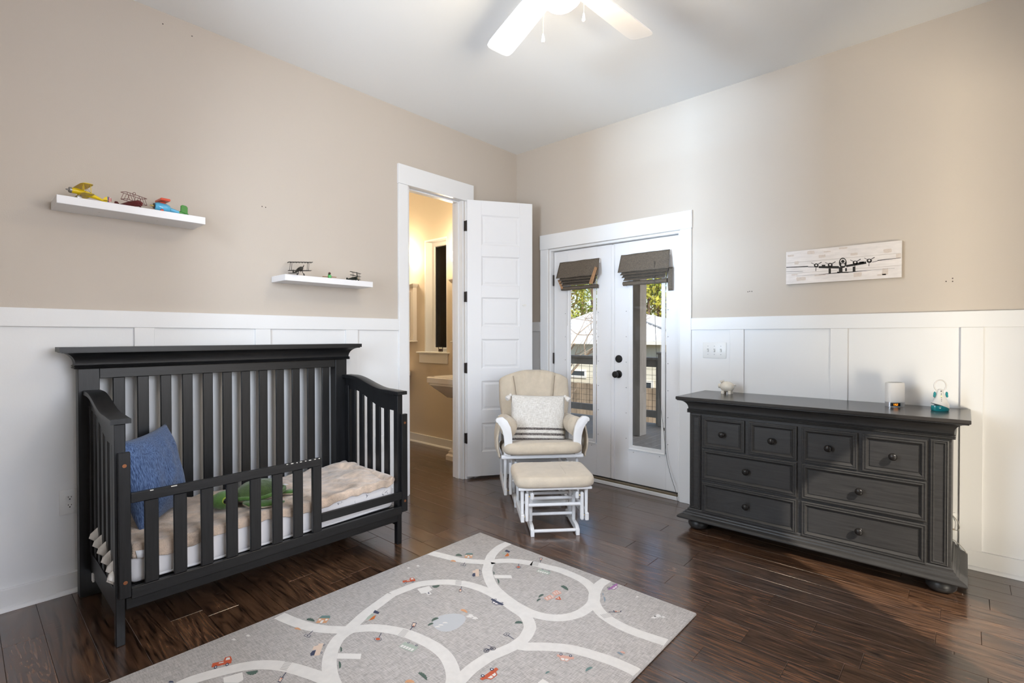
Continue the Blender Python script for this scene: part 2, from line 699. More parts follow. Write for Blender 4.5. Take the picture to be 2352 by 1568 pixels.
base('baseboard_left', segL, 'y')
base('baseboard_right', segR, 'x')
base('baseboard_bathroom', [(.135, 2.5)], 'x')

# ---------------------------------------------------------------- bathroom doorway casing and jamb
t1 = thing('trim_1', None, None, (-1.0, 0, 0), kind='structure')
o1 = (-1.0, 0, 0)
B(-1.399, -1.311, -.021, 0, 0, 2.454).build('side_casing', WHITE, t1, o1, bevel=.002, smooth=0)
B(-.694, -.605, -.021, 0, 0, 2.454).build('side_casing', WHITE, t1, o1, bevel=.002, smooth=0)
B(-1.402, -.602, -.024, 0, 2.4545, 2.607).build('head_casing', WHITE, t1, o1, bevel=.002, smooth=0)
B(DX0, DX0 + .019, 0, .132, 0, DZ - .019).build('side_jamb', WHITE, t1, o1, bevel=.001, smooth=0)
B(DX1 - .019, DX1, 0, .132, 0, DZ - .019).build('side_jamb', WHITE, t1, o1, bevel=.001, smooth=0)
B(DX0, DX1, 0, .132, DZ - .019, DZ).build('head_jamb', WHITE, t1, o1, bevel=.001, smooth=0)
for a, b in ((DX0 + .019, DX0 + .030), (DX1 - .030, DX1 - .019)):
    B(a, b, .045, .085, 0, DZ - .02).build('door_stop', WHITE, t1, o1, bevel=.001, smooth=0)
B(DX0 + .03, DX1 - .03, .045, .085, DZ - .031, DZ - .0195).build('door_stop', WHITE, t1, o1, bevel=.001, smooth=0)

# ---------------------------------------------------------------- open bathroom door, six panels
da = radians(-33)
d1 = thing('door_1', 'white six-panel bathroom door standing open on dark hinges', None, (-.690, -.030, 0), da, kind='structure')
DW, DB, DT = .60, .022, 2.466
PZ = [(2.071, 2.340), (1.712, 1.976), (1.348, 1.611), (.977, 1.240), (.607, .868), (.236, .494)]
PX = (.129, .479)
T0, T1 = 0.0, .035     # slab runs from the visible face y=0 back to y=.035
B(.002, DW, .008, .027, DB, DT).build('core', DOORW, d1, smooth=0)
for a, b in ((0, PX[0]), (PX[1], DW)):
    B(a, b, T0, T1, DB, DT).build('stile', DOORW, d1, bevel=.0012, smooth=0)
zz = [DT] + [z for q in PZ for z in (q[1], q[0])] + [DB]
for i in range(0, len(zz), 2):
    B(PX[0], PX[1], T0, T1, zz[i + 1], zz[i]).build('rail', DOORW, d1, smooth=0)
for lo, hi in PZ:
    mb = MB()
    for sgn, y0 in ((1, 0.0), (-1, .035)):
        # sloped sticking, then a low raised field
        r = [(0, 0), (.012, .007), (.020, .007), (.034, .0035)]
        for (i0, h0), (i1, h1) in zip(r, r[1:]):
            q = []
            for ii, hh in ((i0, h0), (i1, h1)):
                q.append([(PX[0] + ii, y0 + sgn * hh, lo + ii), (PX[1] - ii, y0 + sgn * hh, lo + ii), (PX[1] - ii, y0 + sgn * hh, hi - ii), (PX[0] + ii, y0 + sgn * hh, hi - ii)])
            mb.add(q[0] + q[1], [(j, (j + 1) % 4, (j + 1) % 4 + 4, j + 4) for j in range(4)])
        ii, hh = r[-1]
        mb.add([(PX[0] + ii, y0 + sgn * hh, lo + ii), (PX[1] - ii, y0 + sgn * hh, lo + ii), (PX[1] - ii, y0 + sgn * hh, hi - ii), (PX[0] + ii, y0 + sgn * hh, hi - ii)], [(0, 1, 2, 3)])
    mb.build('panel', DOORW, d1, smooth=0)
for hz in (2.236, 1.6125, .985, .364):
    h = MB().tube([(-.006, .002, hz - .046), (-.006, .002, hz + .046)], .0065, 10).build('hinge', HINGE, d1)
    B(-.004, .0005, .003, .034, hz - .045, hz + .045).build('door_leaf', HINGE, h, bevel=.003, smooth=0)
    c, s_ = cos(-da), sin(-da)
    lf = B(-.0035, .0, -.0, .040, hz - .045, hz + .045)
    lf.xf(Matrix.Translation((-.012, .006, 0)) @ Matrix.Rotation(-da, 4, 'Z'))
    lf.build('jamb_leaf', HINGE, h, bevel=.001, smooth=0)
PLAST = mat('white_plastic', (.78, .77, .74), .35)
lk = MB().prism([(.505 + .018 * cos(t * pi / 8) * 1.0 + .018, 1.545 + .011 * sin(t * pi / 8)) for t in range(16)], lambda u, v: (u, -.006, v), lambda u, v: (u, 0, v)).build('safety_latch', PLAST, d1)
MB().box(.512, .519, -.008, -.006, 1.540, 1.550).box(.524, .531, -.008, -.006, 1.540, 1.550).build('latch_button', PLAST, lk, bevel=.001)

# ---------------------------------------------------------------- french doors
t2 = thing('trim_2', None, None, (0, -1.04, 0), kind='structure')
o2 = (0, -1.04, 0)
B(-.021, 0, -.402, -.314, 0, 2.072).build('side_casing', WHITE, t2, o2, bevel=.002, smooth=0)
B(-.021, 0, -1.762, -1.674, 0, 2.072).build('side_casing', WHITE, t2, o2, bevel=.002, smooth=0)
B(-.024, 0, -1.766, -.310, 2.0725, 2.207).build('head_casing', WHITE, t2, o2, bevel=.002, smooth=0)
B(0, .16, FY1 - .020, FY1, .03, FZ).build('side_jamb', WHITE, t2, o2, bevel=.001, smooth=0)
B(0, .16, FY0, FY0 + .018, .03, FZ).build('side_jamb', WHITE, t2, o2, bevel=.001, smooth=0)
B(0, .16, FY0 + .018, FY1 - .02, FZ - .018, FZ).build('head_jamb', WHITE, t2, o2, bevel=.001, smooth=0)
B(-.012, .19, FY0, FY1, 0.001, .030).build('threshold', WHITE, t2, o2, bevel=.003, smooth=0)
B(-.004, .036, FY0 + .019, FY1 - .021, .0305, .042).build('sill_lip', mat('bronze_sill', (.20, .16, .10), .4, metal=.5), t2, o2, bevel=.002, smooth=0)
B(.0405, .0835, FY0 + .019, FY1 - .021, .0305, .0478).build('weather_strip', mat('black_rubber_sweep', (.02, .02, .02), .7), t2, o2, smooth=0)

SX = .04
SCREW = mat('steel_screw', (.28, .28, .29), .4, metal=.7)


def french(name, label, y0, y1, gy0, gy1):
    """y0 > y1 (y0 is the edge nearer the room corner); g* is the glass opening"""
    d = thing(name, label, None, (SX, (y0 + y1) / 2, 0), kind='structure')
    of = (SX, (y0 + y1) / 2, 0)
    zb, zt, gz0, gz1 = .048, 2.046, .322, 1.93
    B(SX, SX + .044, gy0, y0, zb, zt).build('stile', DOORW, d, of, bevel=.0015, smooth=0)
    B(SX, SX + .044, y1, gy1, zb, zt).build('stile', DOORW, d, of, bevel=.0015, smooth=0)
    B(SX, SX + .044, gy1, gy0, zb, gz0).build('bottom_rail', DOORW, d, of, smooth=0)
    B(SX, SX + .044, gy1, gy0, gz1, zt).build('top_rail', DOORW, d, of, smooth=0)
    g = B(SX + .016, SX + .022, gy1 + .001, gy0 - .001, gz0 + .001, gz1 - .001).build('glass_pane', GLASS, d, of, smooth=0)
    # plastic lite frame with a stepped profile and its screws
    pr = [(0, 0), (0, .011), (.005, .011), (.011, .005), (.033, .005), (.036, 0)]
    path = [(gy0 - .004, gz0 + .004), (gy1 + .004, gz0 + .004), (gy1 + .004, gz1 - .004), (gy0 - .004, gz1 - .004)]
    fr = MB().mould(pr, path[::-1] if False else path, closed=True, fn=lambda a, b, h: (SX - h, a, b))
    lf = fr.build('lite_frame', PLAST_W, d, of)
    ym = (gy0 + gy1) / 2
    for yy in (gy0 + .018, gy1 - .018):
        for i in range(8):
            MB().lathe([(.0032, -.0075), (.0032, -.004)], (SX, yy, gz0 + .09 + i * .212), 8, 0).build('screw', SCREW, lf, of)
    for yy in (gy0 - .05, gy1 + .05):
        MB().lathe([(.0032, -.0075), (.0032, -.004)], (SX, yy, gz0 - .016), 8, 0).build('screw', SCREW, lf, of)
    return d, of


PLAST_W = mat('white_lite_frame', (.80, .80, .80), .3)
f1, of1 = french('door_2', 'white french door leaf with full glass, hinged near the room corner', -.434, -1.049, -.585, -.900)
f2, of2 = french('door_3', 'white french door leaf with full glass, dark knob and deadbolt', -1.064, -1.650, -1.208, -1.538)
B(SX - .011, SX + .001, -1.078, -1.050, .05, 2.04).build('astragal', DOORW, f1, of1, bevel=.003, smooth=0)
for hz in (1.784, 1.06, .30):
    MB().tube([(SX - .006, -.4315, hz - .05), (SX - .006, -.4315, hz + .05)], .0075, 10).build('hinge', HINGE, f1, of1)
BLK = mat('matte_black_hardware', (.02, .019, .019), .38, metal=.4)
kn = MB().lathe([(.033, 0), (.033, -.006), (.028, -.011), (.013, -.013), (.013, -.034), (.020, -.040), (.0275, -.050), (.0275, -.062), (.020, -.069), (.004, -.071)], (SX, -1.116, .944), 24, 0)
kn.build('door_knob', BLK, f2, of2)
MB().lathe([(.032, 0), (.032, -.008), (.027, -.014), (.004, -.016)], (SX, -1.119, 1.073), 24, 0).build('deadbolt', BLK, f2, of2)
B(SX + .004, SX + .03, -1.0655, -1.0635, .90, .99).build('latch_plate', BLK, f2, of2, smooth=0)

# ---------------------------------------------------------------- bathroom window
w1 = thing('window_1', 'tall narrow bathroom window with white sill between two sinks', None, (0, 1.25, 0), kind='structure')
ow = (0, 1.25, 0)
mb = MB()
mb.box(-.0, .13, 1.432, 1.452, 1.085, 2.39).box(-.0, .13, 1.05, 1.06, 1.085, 2.39).box(0, .13, 1.06, 1.432, 2.372, 2.39)
mb.build('reveal', WHITE, w1, ow, smooth=0)
ring = lambda y0, y1, z0, z1: [(y0, z0), (y0, z1), (y1, z1), (y1, z0)]
mb = MB().mould([(0, 0), (0, .034), (.040, .034), (.048, .026), (.048, 0)], ring(1.0605, 1.4315, 1.0855, 2.3715), closed=True, fn=lambda a, b, h: (.13 - h, a, b))
mb.build('sash', WHITE, w1, ow, smooth=0)
MB().mould([(0, 0), (0, .012), (.006, .012), (.006, 0)], ring(1.109, 1.383, 1.134, 2.323), closed=True, fn=lambda a, b, h: (.122 - h, a, b)).build('gasket', BLK, w1, ow, smooth=0)
B(.112, .117, 1.102, 1.39, 1.135, 2.33).build('glass_pane', GLASS, w1, ow, smooth=0)
B(-.045, .13, 1.004, 1.565, 1.066, 1.085).build('window_sill', WHITE, w1, ow, bevel=.004, smooth=0)
B(-.02, 0, 1.03, 1.535, .953, 1.066).build('apron', WHITE, w1, ow, bevel=.002, smooth=0)

# unseen doorway added behind the camera to let the warm fill in
t3 = thing('trim_3', None, None, (-1.35, YR, 0), kind='structure')
o3 = (-1.35, YR, 0)
B(-1.84, -1.75, YR, YR + .021, 0, 2.05).build('side_casing', WHITE, t3, o3, smooth=0)
B(-.95, -.86, YR, YR + .021, 0, 2.05).build('side_casing', WHITE, t3, o3, smooth=0)
B(-1.845, -.855, YR, YR + .024, 2.0505, 2.20).build('head_casing', WHITE, t3, o3, smooth=0)

# windows behind the camera that let the daylight in
for i, (nm, ax, c, a0, a1) in enumerate((('window_2', 'y', YR, -3.3, -1.9), ('window_3', 'x', XW, -1.75, -1.05))):
    wd = thing(nm, None, None, ((a0 + a1) / 2, c, 1.0) if ax == 'y' else (c, (a0 + a1) / 2, 1.0), kind='structure')
    of = tuple(wd.location)

    def q(a, b, t0, t1, lo, hi):
        return B(a, b, c + t0, c + t1, lo, hi) if ax == 'y' else B(c + t0, c + t1, a, b, lo, hi)
    q(a0 - .09, a0, 0, .02, 1.0, 2.45).build('side_casing', WHITE, wd, of, smooth=0)
    q(a1, a1 + .09, 0, .02, 1.0, 2.45).build('side_casing', WHITE, wd, of, smooth=0)
    q(a0 - .09, a1 + .09, 0, .024, 2.45, 2.6).build('head_casing', WHITE, wd, of, smooth=0)
    q(a0 - .11, a1 + .11, 0, .05, .975, 1.0).build('window_sill', WHITE, wd, of, smooth=0)
    if a1 - a0 > 1:
        q((a0 + a1) / 2 - .03, (a0 + a1) / 2 + .03, -.09, -.05, 1.0, 2.45).build('mullion', WHITE, wd, of, smooth=0)
    q(a0, a1, -.09, -.05, 1.70, 1.75).build('meeting_rail', WHITE, wd, of, smooth=0)
    q(a0, a1, -.075, -.07, 1.0, 2.45).build('glass_pane', GLASS, wd, of, smooth=0)

# ================================================================ crib (toddler-bed set-up)
CB = (-2.604, -.42, 0)
crib = thing('toddler_bed', 'black wooden slatted toddler bed with curved arms and tall headboard', 'bed', CB)


def cpart(mb, name, m=EBONY, par=None, bevel=.002, **k):
    return mb.build(name, m, par or crib, CB, bevel=bevel, **k)


for a, b in ((-3.318, -3.236), (-1.988, -1.906)):
    cpart(B(a, b, -.125, -.055, 0, 1.108), 'headboard_post')
cpart(B(-3.236, -1.988, -.120, -.075, 1.058, 1.108), 'headboard_top_rail', EBONYH)
cpart(B(-3.236, -1.988, -.120, -.075, .150, .235), 'headboard_bottom_rail', EBONYH)
sl = B(-.025, .025, -.008, .008, 0, .8235)
sl0 = None
for i in range(12):
    x = -3.1565 + i * .1008
    if sl0 is None:
        sl0 = sl.build('headboard_slat', EBONY, crib, bevel=.003)
        o = sl0
    else:
        o = sl0.copy()
        COL.objects.link(o)
    o.location = (x - CB[0], -.097 - CB[1], .235)
pr = [(0, 1.108), (.013, 1.108), (.017, 1.112), (.011, 1.1165), (.017, 1.121), (.013, 1.125), (.009, 1.127)]
pr += [(.061 - .052 * cos(t * pi / 16), 1.128 + .058 * sin(t * pi / 16)) for t in range(9)]
pr += [(.065, 1.1865), (.065, 1.191), (.073, 1.191), (.073, 1.2135), (0, 1.2135)]
cr = MB().mould(pr, [(-3.318, -.045), (-3.318, -.125), (-1.906, -.125), (-1.906, -.045)])
cr.box(-3.318, -1.906, -.125, -.045, 1.109, 1.2134)
cpart(cr, 'crown_moulding', EBONYH, bevel=0, smooth=25)


def arm_top(t):
    return 1.003 - .066 * sm((t - .13) / .62) - .005 * sm((t - .75) / .25)


for xo, xi in ((-3.285, -3.248), (-1.925, -1.888)):
    xm = (xo + xi) / 2
    side = -1 if xo < -2.6 else 1
    cpart(B(xo, xi, -.745, -.703, .2, .907), 'front_post')
    cpart(B(xo + .002, xi - .004, -.740, -.706, 0, .1995), 'front_leg')
    cap = MB()
    rings = []
    ap = []
    for i in range(29):
        t = i / 28
        y = -.128 - t * .642
        z = arm_top(t)
        rings.append([(xm - .034, y, z - .021), (xm + .034, y, z - .021), (xm + .034, y, z - .002), (xm + .031, y, z), (xm - .031, y, z), (xm - .034, y, z - .002)])
    cpart(cap.loft(rings), 'arm_cap', EBONY, bevel=0, smooth=40)
    rings = []
    for i in range(25):
        t = i / 24 * .9
        y = -.128 - t * .642
        z = arm_top(t) - .0215
        zb = z - .072 - .03 * sm((t - .2) / .5)
        rings.append([(xm - .011, y, zb), (xm + .011, y, zb), (xm + .011, y, z), (xm - .011, y, z)])
    cpart(MB().loft(rings), 'arm_apron', EBONY, bevel=0, smooth=40)
    for i in range(5):
        y = -.221 - i * .0965
        zt = arm_top((-.128 - y) / .642) - .085
        cpart(B(xm - .007, xm + .007, y - .025, y + .025, .205, zt), 'arm_slat', bevel=.003)
    cpart(B(xm - .012, xm + .012, -.703, -.126, .112, .215), 'side_rail')
    cpart(B(xm - .014, xm + .014, -.17, -.126, .215, .93), 'arm_stile')
    # board bolted on the front of the post
    gx = (-3.276, -3.236) if side < 0 else (-1.908, -1.868)
    gp = cpart(B(gx[0], gx[1], -.768, -.7455, .200, .793), 'guard_post')
    for bz in (.74, .265):
        cpart(MB().lathe([(.0075, -.7695), (.0075, -.767)], ((gx[0] + gx[1]) / 2, 0, bz), 12, 1), 'bolt', COPPER, gp, bevel=0)
cpart(B(-3.236, -2.419, -.768, -.746, .583, .623), 'guard_top_rail', EBONYH)
for i in range(7):
    x = -3.1645 + i * .1038
    cpart(B(x - .025, x + .025, -.764, -.750, .236, .583), 'guard_slat', bevel=.003)
cpart(B(-2.466, -2.419, -.768, -.746, .236, .583), 'guard_end_post')
cpart(B(-2.419, -1.908, -.766, -.748, .279, .324), 'guard_cross_rail', EBONYH)
cpart(B(-3.236, -1.908, -.768, -.7455, .190, .236), 'front_top_rail', EBONYH)
cpart(B(-3.25, -1.922, -.742, -.722, .142, .1895), 'front_apron', EBONYH)
cpart(B(-3.26, -1.915, -.700, -.13, .205, .222), 'mattress_platform')
for sx in (-2.3, -2.9):
    cpart(B(sx - .03, sx + .03, -.70, -.13, .16, .205), 'support_bar')
cpart(B(-3.2845, -3.278, -.23, -.20, .10, .135), 'hardware_bracket', mat('white_label', (.8, .8, .8), .5), bevel=0)


CHIP = mat('bare_wood_chip', (.62, .58, .52), .8)
rail = [o for o in crib.children if o.name.startswith('guard_top_rail')][0]
for x, w_ in ((-3.085, .022), (-3.165, .012), (-2.60, .008), (-2.575, .012), (-2.55, .006), (-2.53, .010), (-2.505, .008), (-2.482, .012), (-2.455, .010), (-2.432, .008)):
    cpart(B(x - w_ / 2, x + w_ / 2, -.7684, -.7660, .6195 + .001 * nz(x * 40), .6234), 'paint_chip', CHIP, rail, bevel=0)


# mattress in a printed sheet
def sheet_mat():
    m = mat('printed_cotton_sheet', (.80, .78, .78), .8, bump=.12, bs=14, spec=.2)
    n = m.node_tree
    L = n.links
    tc = n.nodes.new('ShaderNodeTexCoord')
    vo = n.nodes.new('ShaderNodeTexVoronoi')
    vo.inputs['Scale'].default_value = 11
    vo.inputs['Randomness'].default_value = .6
    L.new(tc.outputs['Object'], vo.inputs[0])
    no = n.nodes.new('ShaderNodeTexNoise')
    no.inputs['Scale'].default_value = 42
    no.inputs['Detail'].default_value = 1
    L.new(tc.outputs['Object'], no.inputs[0])
    sb = n.nodes.new('ShaderNodeMath')
    sb.operation = 'SUBTRACT'
    sb.inputs[1].default_value = .5
    L.new(no.outputs[0], sb.inputs[0])
    ab = n.nodes.new('ShaderNodeMath')
    ab.operation = 'ABSOLUTE'
    L.new(sb.outputs[0], ab.inputs[0])
    lt = n.nodes.new('ShaderNodeMath')
    lt.operation = 'LESS_THAN'
    lt.inputs[1].default_value = .016
    L.new(ab.outputs[0], lt.inputs[0])
    l2 = n.nodes.new('ShaderNodeMath')
    l2.operation = 'LESS_THAN'
    l2.inputs[1].default_value = .30
    L.new(vo.outputs['Distance'], l2.inputs[0])
    mu = n.nodes.new('ShaderNodeMath')
    mu.operation = 'MULTIPLY'
    L.new(lt.outputs[0], mu.inputs[0])
    L.new(l2.outputs[0], mu.inputs[1])
    mx = n.nodes.new('ShaderNodeMix')
    mx.data_type = 'RGBA'
    mx.inputs[6].default_value = (.80, .78, .78, 1)
    mx.inputs[7].default_value = (.22, .22, .24, 1)
    L.new(mu.outputs[0], mx.inputs[0])
    L.new(mx.outputs[2], _p(m).inputs['Base Color'])
    return m


mt = thing('crib_mattress', 'white crib mattress in a sheet printed with line-drawn animals', 'mattress', (-2.58, -.42, .222))
B(-3.236, -1.93, -.715, -.135, .2225, .372).build('mattress', sheet_mat(), mt, (-2.58, -.42, .222), bevel=.035, seg=5)
MB().tube([(-3.2, -.705, .240), (-2.9, -.7175, .236), (-2.3, -.7175, .238), (-1.97, -.705, .240)], .006, 8).build('piping', mat('white_piping', (.8, .79, .79), .7), mt, (-2.58, -.42, .222))

# fleece blanket spread over the mattress
FLEECE = mat('tan_fleece', (.58, .455, .355), .95, var=.42, vs=11, stretch=(1, 1.6, 1), bump=.9, bs=160, spec=.1, sheen=.6)
BL = (-2.58, -.42, .37)


def blanket_pt(u, v):
    x = -3.225 + u * 1.285
    top = .56
    if v < .80:
        y = -.150 - v / .80 * top
        hang = 0
    else:
        k = (v - .80) / .20
        a = min(1, k * 2.2) * pi / 2
        y = -.150 - top - .014 * sin(a) - .002 * k
        hang = .016 * (1 - cos(a)) + max(0, k - .45) * (.050 + .05 * max(0, nz(x * 3.1, 5)) + .03 * sm((-2.9 - x) / .3))
    z = .3765
    fold = .012 + .013 * nz(x * 5, y * 9, 2) + .014 * abs(nz(x * 11 + y * 7, y * 4, 7)) + .006 * nz(x * 24, y * 15, 9)
    fold += .030 * sm((x + 2.30) / .25) * (.35 + 1.3 * abs(nz(x * 6 + y * 3, y * 7, 3)))
    fold += .006 * sin(22 * y + 5 * nz(x * 2, y * 2)) * sm((x + 2.6) / .3)
    z += max(.004, fold) - hang
    if u > .93:
        kk = (u - .93) / .07
        z -= .0 * kk
    return (x, y, z)


bmb = MB().grid(110, 64, blanket_pt)
bl = bmb.build('fleece_blanket', FLEECE, None, BL, smooth=180, fix=False)
bl.location = BL
tag(bl, 'tan and cream fleece blanket spread over the crib mattress', 'blanket')
md = bl.modifiers.new('thick', 'SOLIDIFY')
md.thickness = .006
md.offset = 1
tg = MB().add([(-3.215, -.729, .372), (-3.178, -.731, .366), (-3.172, -.733, .334), (-3.209, -.731, .338)], [(0, 1, 2, 3)])
o = tg.build('care_tag', mat('white_satin', (.82, .82, .84), .5), bl, BL, fix=False)
o.modifiers.new('thick', 'SOLIDIFY').thickness = .0012
# rolled corner at the foot end
rl = MB()
rings = []
for i in range(17):
    t = i / 16
    y = -.150 - t * .565
    rr = .020 + .010 * sm((t - .6) / .4) + .004 * nz(t * 9)
    cx, cz = -1.958, .394 + .014 * sin(t * pi) + .006 * nz(t * 5, 3)
    rings.append([(cx + rr * 1.1 * cos(a), y, cz + rr * .8 * sin(a)) for a in (2 * pi * k / 14 for k in range(14))])
rl.loft(rings).build('rolled_hem', FLEECE, bl, BL, smooth=60)


# ---------------------------------------------------------------- pillows
def pillow_mesh(w, h, t, n=26, dent=.05, seed=1, wr=.006):
    """closed pillow in the xz plane, facing -y"""
    mb = MB()
    for sgn in (-1, 1):
        def fn(u, v):
            a, b = 2 * u - 1, 2 * v - 1
            x = a * (1 - dent * (1 - b * b) * abs(a) ** 3) * w / 2
            z = b * (1 - dent * (1 - a * a) * abs(b) ** 3) * h / 2
            th = t / 2 * ((1 - abs(a) ** 2.6) * (1 - abs(b) ** 2.6)) ** .55
            th += wr * nz(a * 3 + seed, b * 3, sgn) * (1 - max(abs(a), abs(b)) ** 4)
            e = max(abs(a), abs(b))
            th = max(th, .0015) if e < 1 else 0
            return (x, sgn * th, z)
        mb.grid(n, n, fn)
    return mb


def weld(o, d=.0004):
    bm = bmesh.new()
    bm.from_mesh(o.data)
    bmesh.ops.remove_doubles(bm, verts=bm.verts, dist=d)
    bmesh.ops.recalc_face_normals(bm, faces=bm.faces)
    bm.to_mesh(o.data)
    bm.free()


DENIM = weave('blue_denim', (.014, .032, .095), (.16, .25, .46), 420, .9, .5, ax=('Z', 'Z'), lo=.30, hi=.72, diag=.35)
pA, pB = Vector((-3.175, -.475, .385)), Vector((-2.895, -.195, .385))
pD, pC = Vector((-3.225, -.455, .79)), Vector((-3.035, -.155, .815))
ux = ((pB - pA) + (pC - pD)).normalized()
uz = ((pD - pA) + (pC - pB)).normalized()
uy = uz.cross(ux).normalized()
uz = ux.cross(uy)
cen = (pA + pB + pC + pD) / 4 + Vector((.02, -.02, -.006))
dp = pillow_mesh(.43, .43, .15, seed=4, wr=.012, dent=.08).build('denim_pillow', DENIM, None, smooth=180)
weld(dp, .0008)
dp.matrix_world = Matrix(((ux.x, uy.x, uz.x, cen.x), (ux.y, uy.y, uz.y, cen.y), (ux.z, uy.z, uz.z, cen.z), (0, 0, 0, 1)))
tag(dp, 'square blue denim pillow propped in the corner of the toddler bed', 'pillow')

# tasselled white throw tucked against the head end, its tassels poking out between the slats
WOOL = mat('cream_cotton_yarn', (.76, .73, .69), .95, bump=.9, bs=130, bstretch=(1, 1, .25), spec=.1)
th = thing('tasselled_throw', 'cream tasselled throw tucked at the bed end with tassels poking through slats', 'throw', (-3.236, -.45, .37))
OT = (-3.236, -.45, .37)
B(-3.2385, -3.2335, -.70, -.2, .300, .385).build('edge_band', WOOL, th, OT, bevel=.002)


def tassel(mb, p, d, ln=.07, r=.017):
    p, d = Vector(p), Vector(d).normalized()
    pts = [p, p + d * ln * .12, p + d * ln * .2, p + d * ln * .45, p + d * ln * .8, p + d * ln]
    return mb.tube(pts, [.005, .010, .007, r * .8, r, r * .75], 10)


for i, (y, z) in enumerate([(-.272, .385), (-.365, .375), (-.462, .372), (-.558, .36), (-.655, .352), (-.69, .330), (-.672, .315)]):
    tassel(MB(), (-3.232, y, z), (-.8, -.25 + .1 * nz(i * 3.3), -.9), .090, .026).build('tassel', WOOL, th, OT, smooth=60)

# ---------------------------------------------------------------- turtle
G1 = mat('bright_green_plush', (.085, .175, .040), .9, var=.22, vs=30, bump=.5, bs=220, sheen=.4, spec=.15)
G2 = mat('olive_green_plush', (.055, .090, .026), .9, var=.3, vs=22, bump=.6, bs=200, sheen=.4, spec=.15)
G3 = mat('pale_tan_plush', (.55, .46, .33), .9, bump=.4, bs=200)
TU = (-2.66, -.50, .398)
tu = thing('plush_turtle', 'green plush sea turtle with olive shell lying on the blanket', 'plush toy', TU, radians(12))
# local: head towards -x
MB().ball((-.155, .0, .045), .062, .056, .045, 20, 12).build('head', G1, tu, smooth=180)
for s_ in (-1, 1):
    e = MB().ball((-.172, s_ * .044, .054), .020, .013, .019).build('eye_ring', mat('yellow_green_felt', (.34, .42, .06), .9), tu, smooth=180)
    MB().ball((-.174, s_ * .0515, .054), .016, .009, .015).build('eye', mat('black_glass_eye', (.008, .008, .008), .08), e, smooth=180)
MB().ball((.03, 0, .030), .135, .105, .030, 20, 10).build('belly', G3, tu, smooth=180)


def shell(u, v):
    a = u * 2 * pi
    r = v
    b = 1 - r ** 2.4
    lump = .006 * abs(nz(3 * r * cos(a) + 1, 3 * r * sin(a), 2)) + .003 * cos(6 * a) * r
    return (.03 + .128 * r * cos(a), .102 * r * sin(a), .036 + .062 * max(b, 0) ** .6 + lump * b)


MB().grid(40, 14, shell).build('shell', G2, tu, smooth=180, fix=False)
rim = MB().tube([(.03 + .131 * cos(t * pi / 16), .105 * sin(t * pi / 16), .036 + .003 * cos(t)) for t in range(32)], .011, 8, closed=True).build('shell_rim', G1, tu, smooth=180)


def flipper(pts, rs, nm='flipper'):
    f = MB().tube(pts, rs, 12, flat=.32).build(nm, G1, tu, smooth=180)
    MB().tube([(p[0], p[1], p[2] - .008) for p in pts], [r * .97 for r in rs], 12, flat=.24).build('underside', G3, f, smooth=180)
    return f


f = flipper([(-.085, -.06, .024), (-.075, -.105, .022), (-.035, -.150, .019), (.02, -.185, .016), (.045, -.195, .015)], [.018, .036, .040, .028, .006], 'front_flipper')
MB().lathe([(.013, .030), (.013, .0335), (.010, .0345), (.002, .0346)], (-.07, -.115, 0), 14).build('badge', mat('yellow_felt', (.45, .50, .05), .9), f)
flipper([(-.085, .06, .022), (-.07, .105, .02), (-.03, .150, .017), (.02, .18, .015), (.04, .19, .015)], [.018, .034, .038, .026, .006], 'front_flipper')
flipper([(.12, -.06, .02), (.16, -.085, .018), (.19, -.10, .016)], [.018, .03, .008], 'rear_flipper')
flipper([(.12, .06, .02), (.16, .085, .018), (.19, .10, .016)], [.018, .03, .008], 'rear_flipper')
MB().tube([(.15, 0, .03), (.19, 0, .025)], [.014, .004], 10).build('tail', G1, tu, smooth=180)
B(.150, .168, -.055, -.022, .048, .0495).build('care_tag', mat('white_tag', (.8, .8, .8), .6), tu, bevel=0)

# ================================================================ floating shelves and toy planes
SHW = mat('white_shelf_laminate', (.80, .79, .80), .4, bump=.03, bs=60)
DOT = mat('screw_plug', (.55, .54, .55), .5)


def shelf(x0, x1, dpt, z0, z1, label, dots):
    s_ = thing('floating_shelf', label, 'shelf', ((x0 + x1) / 2, 0, z0))
    of = ((x0 + x1) / 2, 0, z0)
    B(x0, x1, -dpt, 0, z0, z1).build('board', SHW, s_, of, bevel=.0015, smooth=0)
    for x in dots:
        MB().lathe([(.004, z0 - .0004), (.004, z0 + .001)], (x, -dpt * .55, 0), 10).build('screw_plug', DOT, s_, of)
    return s_


shelf(-3.396, -2.790, .203, 1.876, 1.914, 'long white floating shelf carrying the yellow biplane', (-3.23, -2.99))
shelf(-2.357, -1.745, .200, 1.608, 1.646, 'white floating shelf carrying the black biplane beside the doorway', (-2.14, -1.93))


def wing(mb, cx, cy, cz, span, chord, th, rot=None, tip=.25, n=10):
    """wing: span along y, chord along x; rounded tips"""
    rings = []
    for i in range(n + 1):
        t = -1 + 2 * i / n
        c = chord * (1 - tip * abs(t) ** 8)
        y = cy + t * span / 2
        rings.append([(cx - c / 2, y, cz), (cx - c * .3, y, cz + th * .75), (cx + c * .1, y, cz + th), (cx + c / 2, y, cz + th * .15), (cx, y, cz - th * .15)])
    return mb.loft(rings)


def fuselage(mb, secs):
    """secs: (x, z, ry, rz)"""
    return mb.loft([[(x, ry * cos(a), z + rz * sin(a)) for a in (2 * pi * k / 12 for k in range(12))] for x, z, ry, rz in secs])


def wheelp(par, m, x, y, z, r, w=.006):
    MB().lathe([(r * .6, -w / 2), (r, -w / 4), (r, w / 4), (r * .6, w / 2)], (x, y, z), 16, 1).build('wheel', m, par)


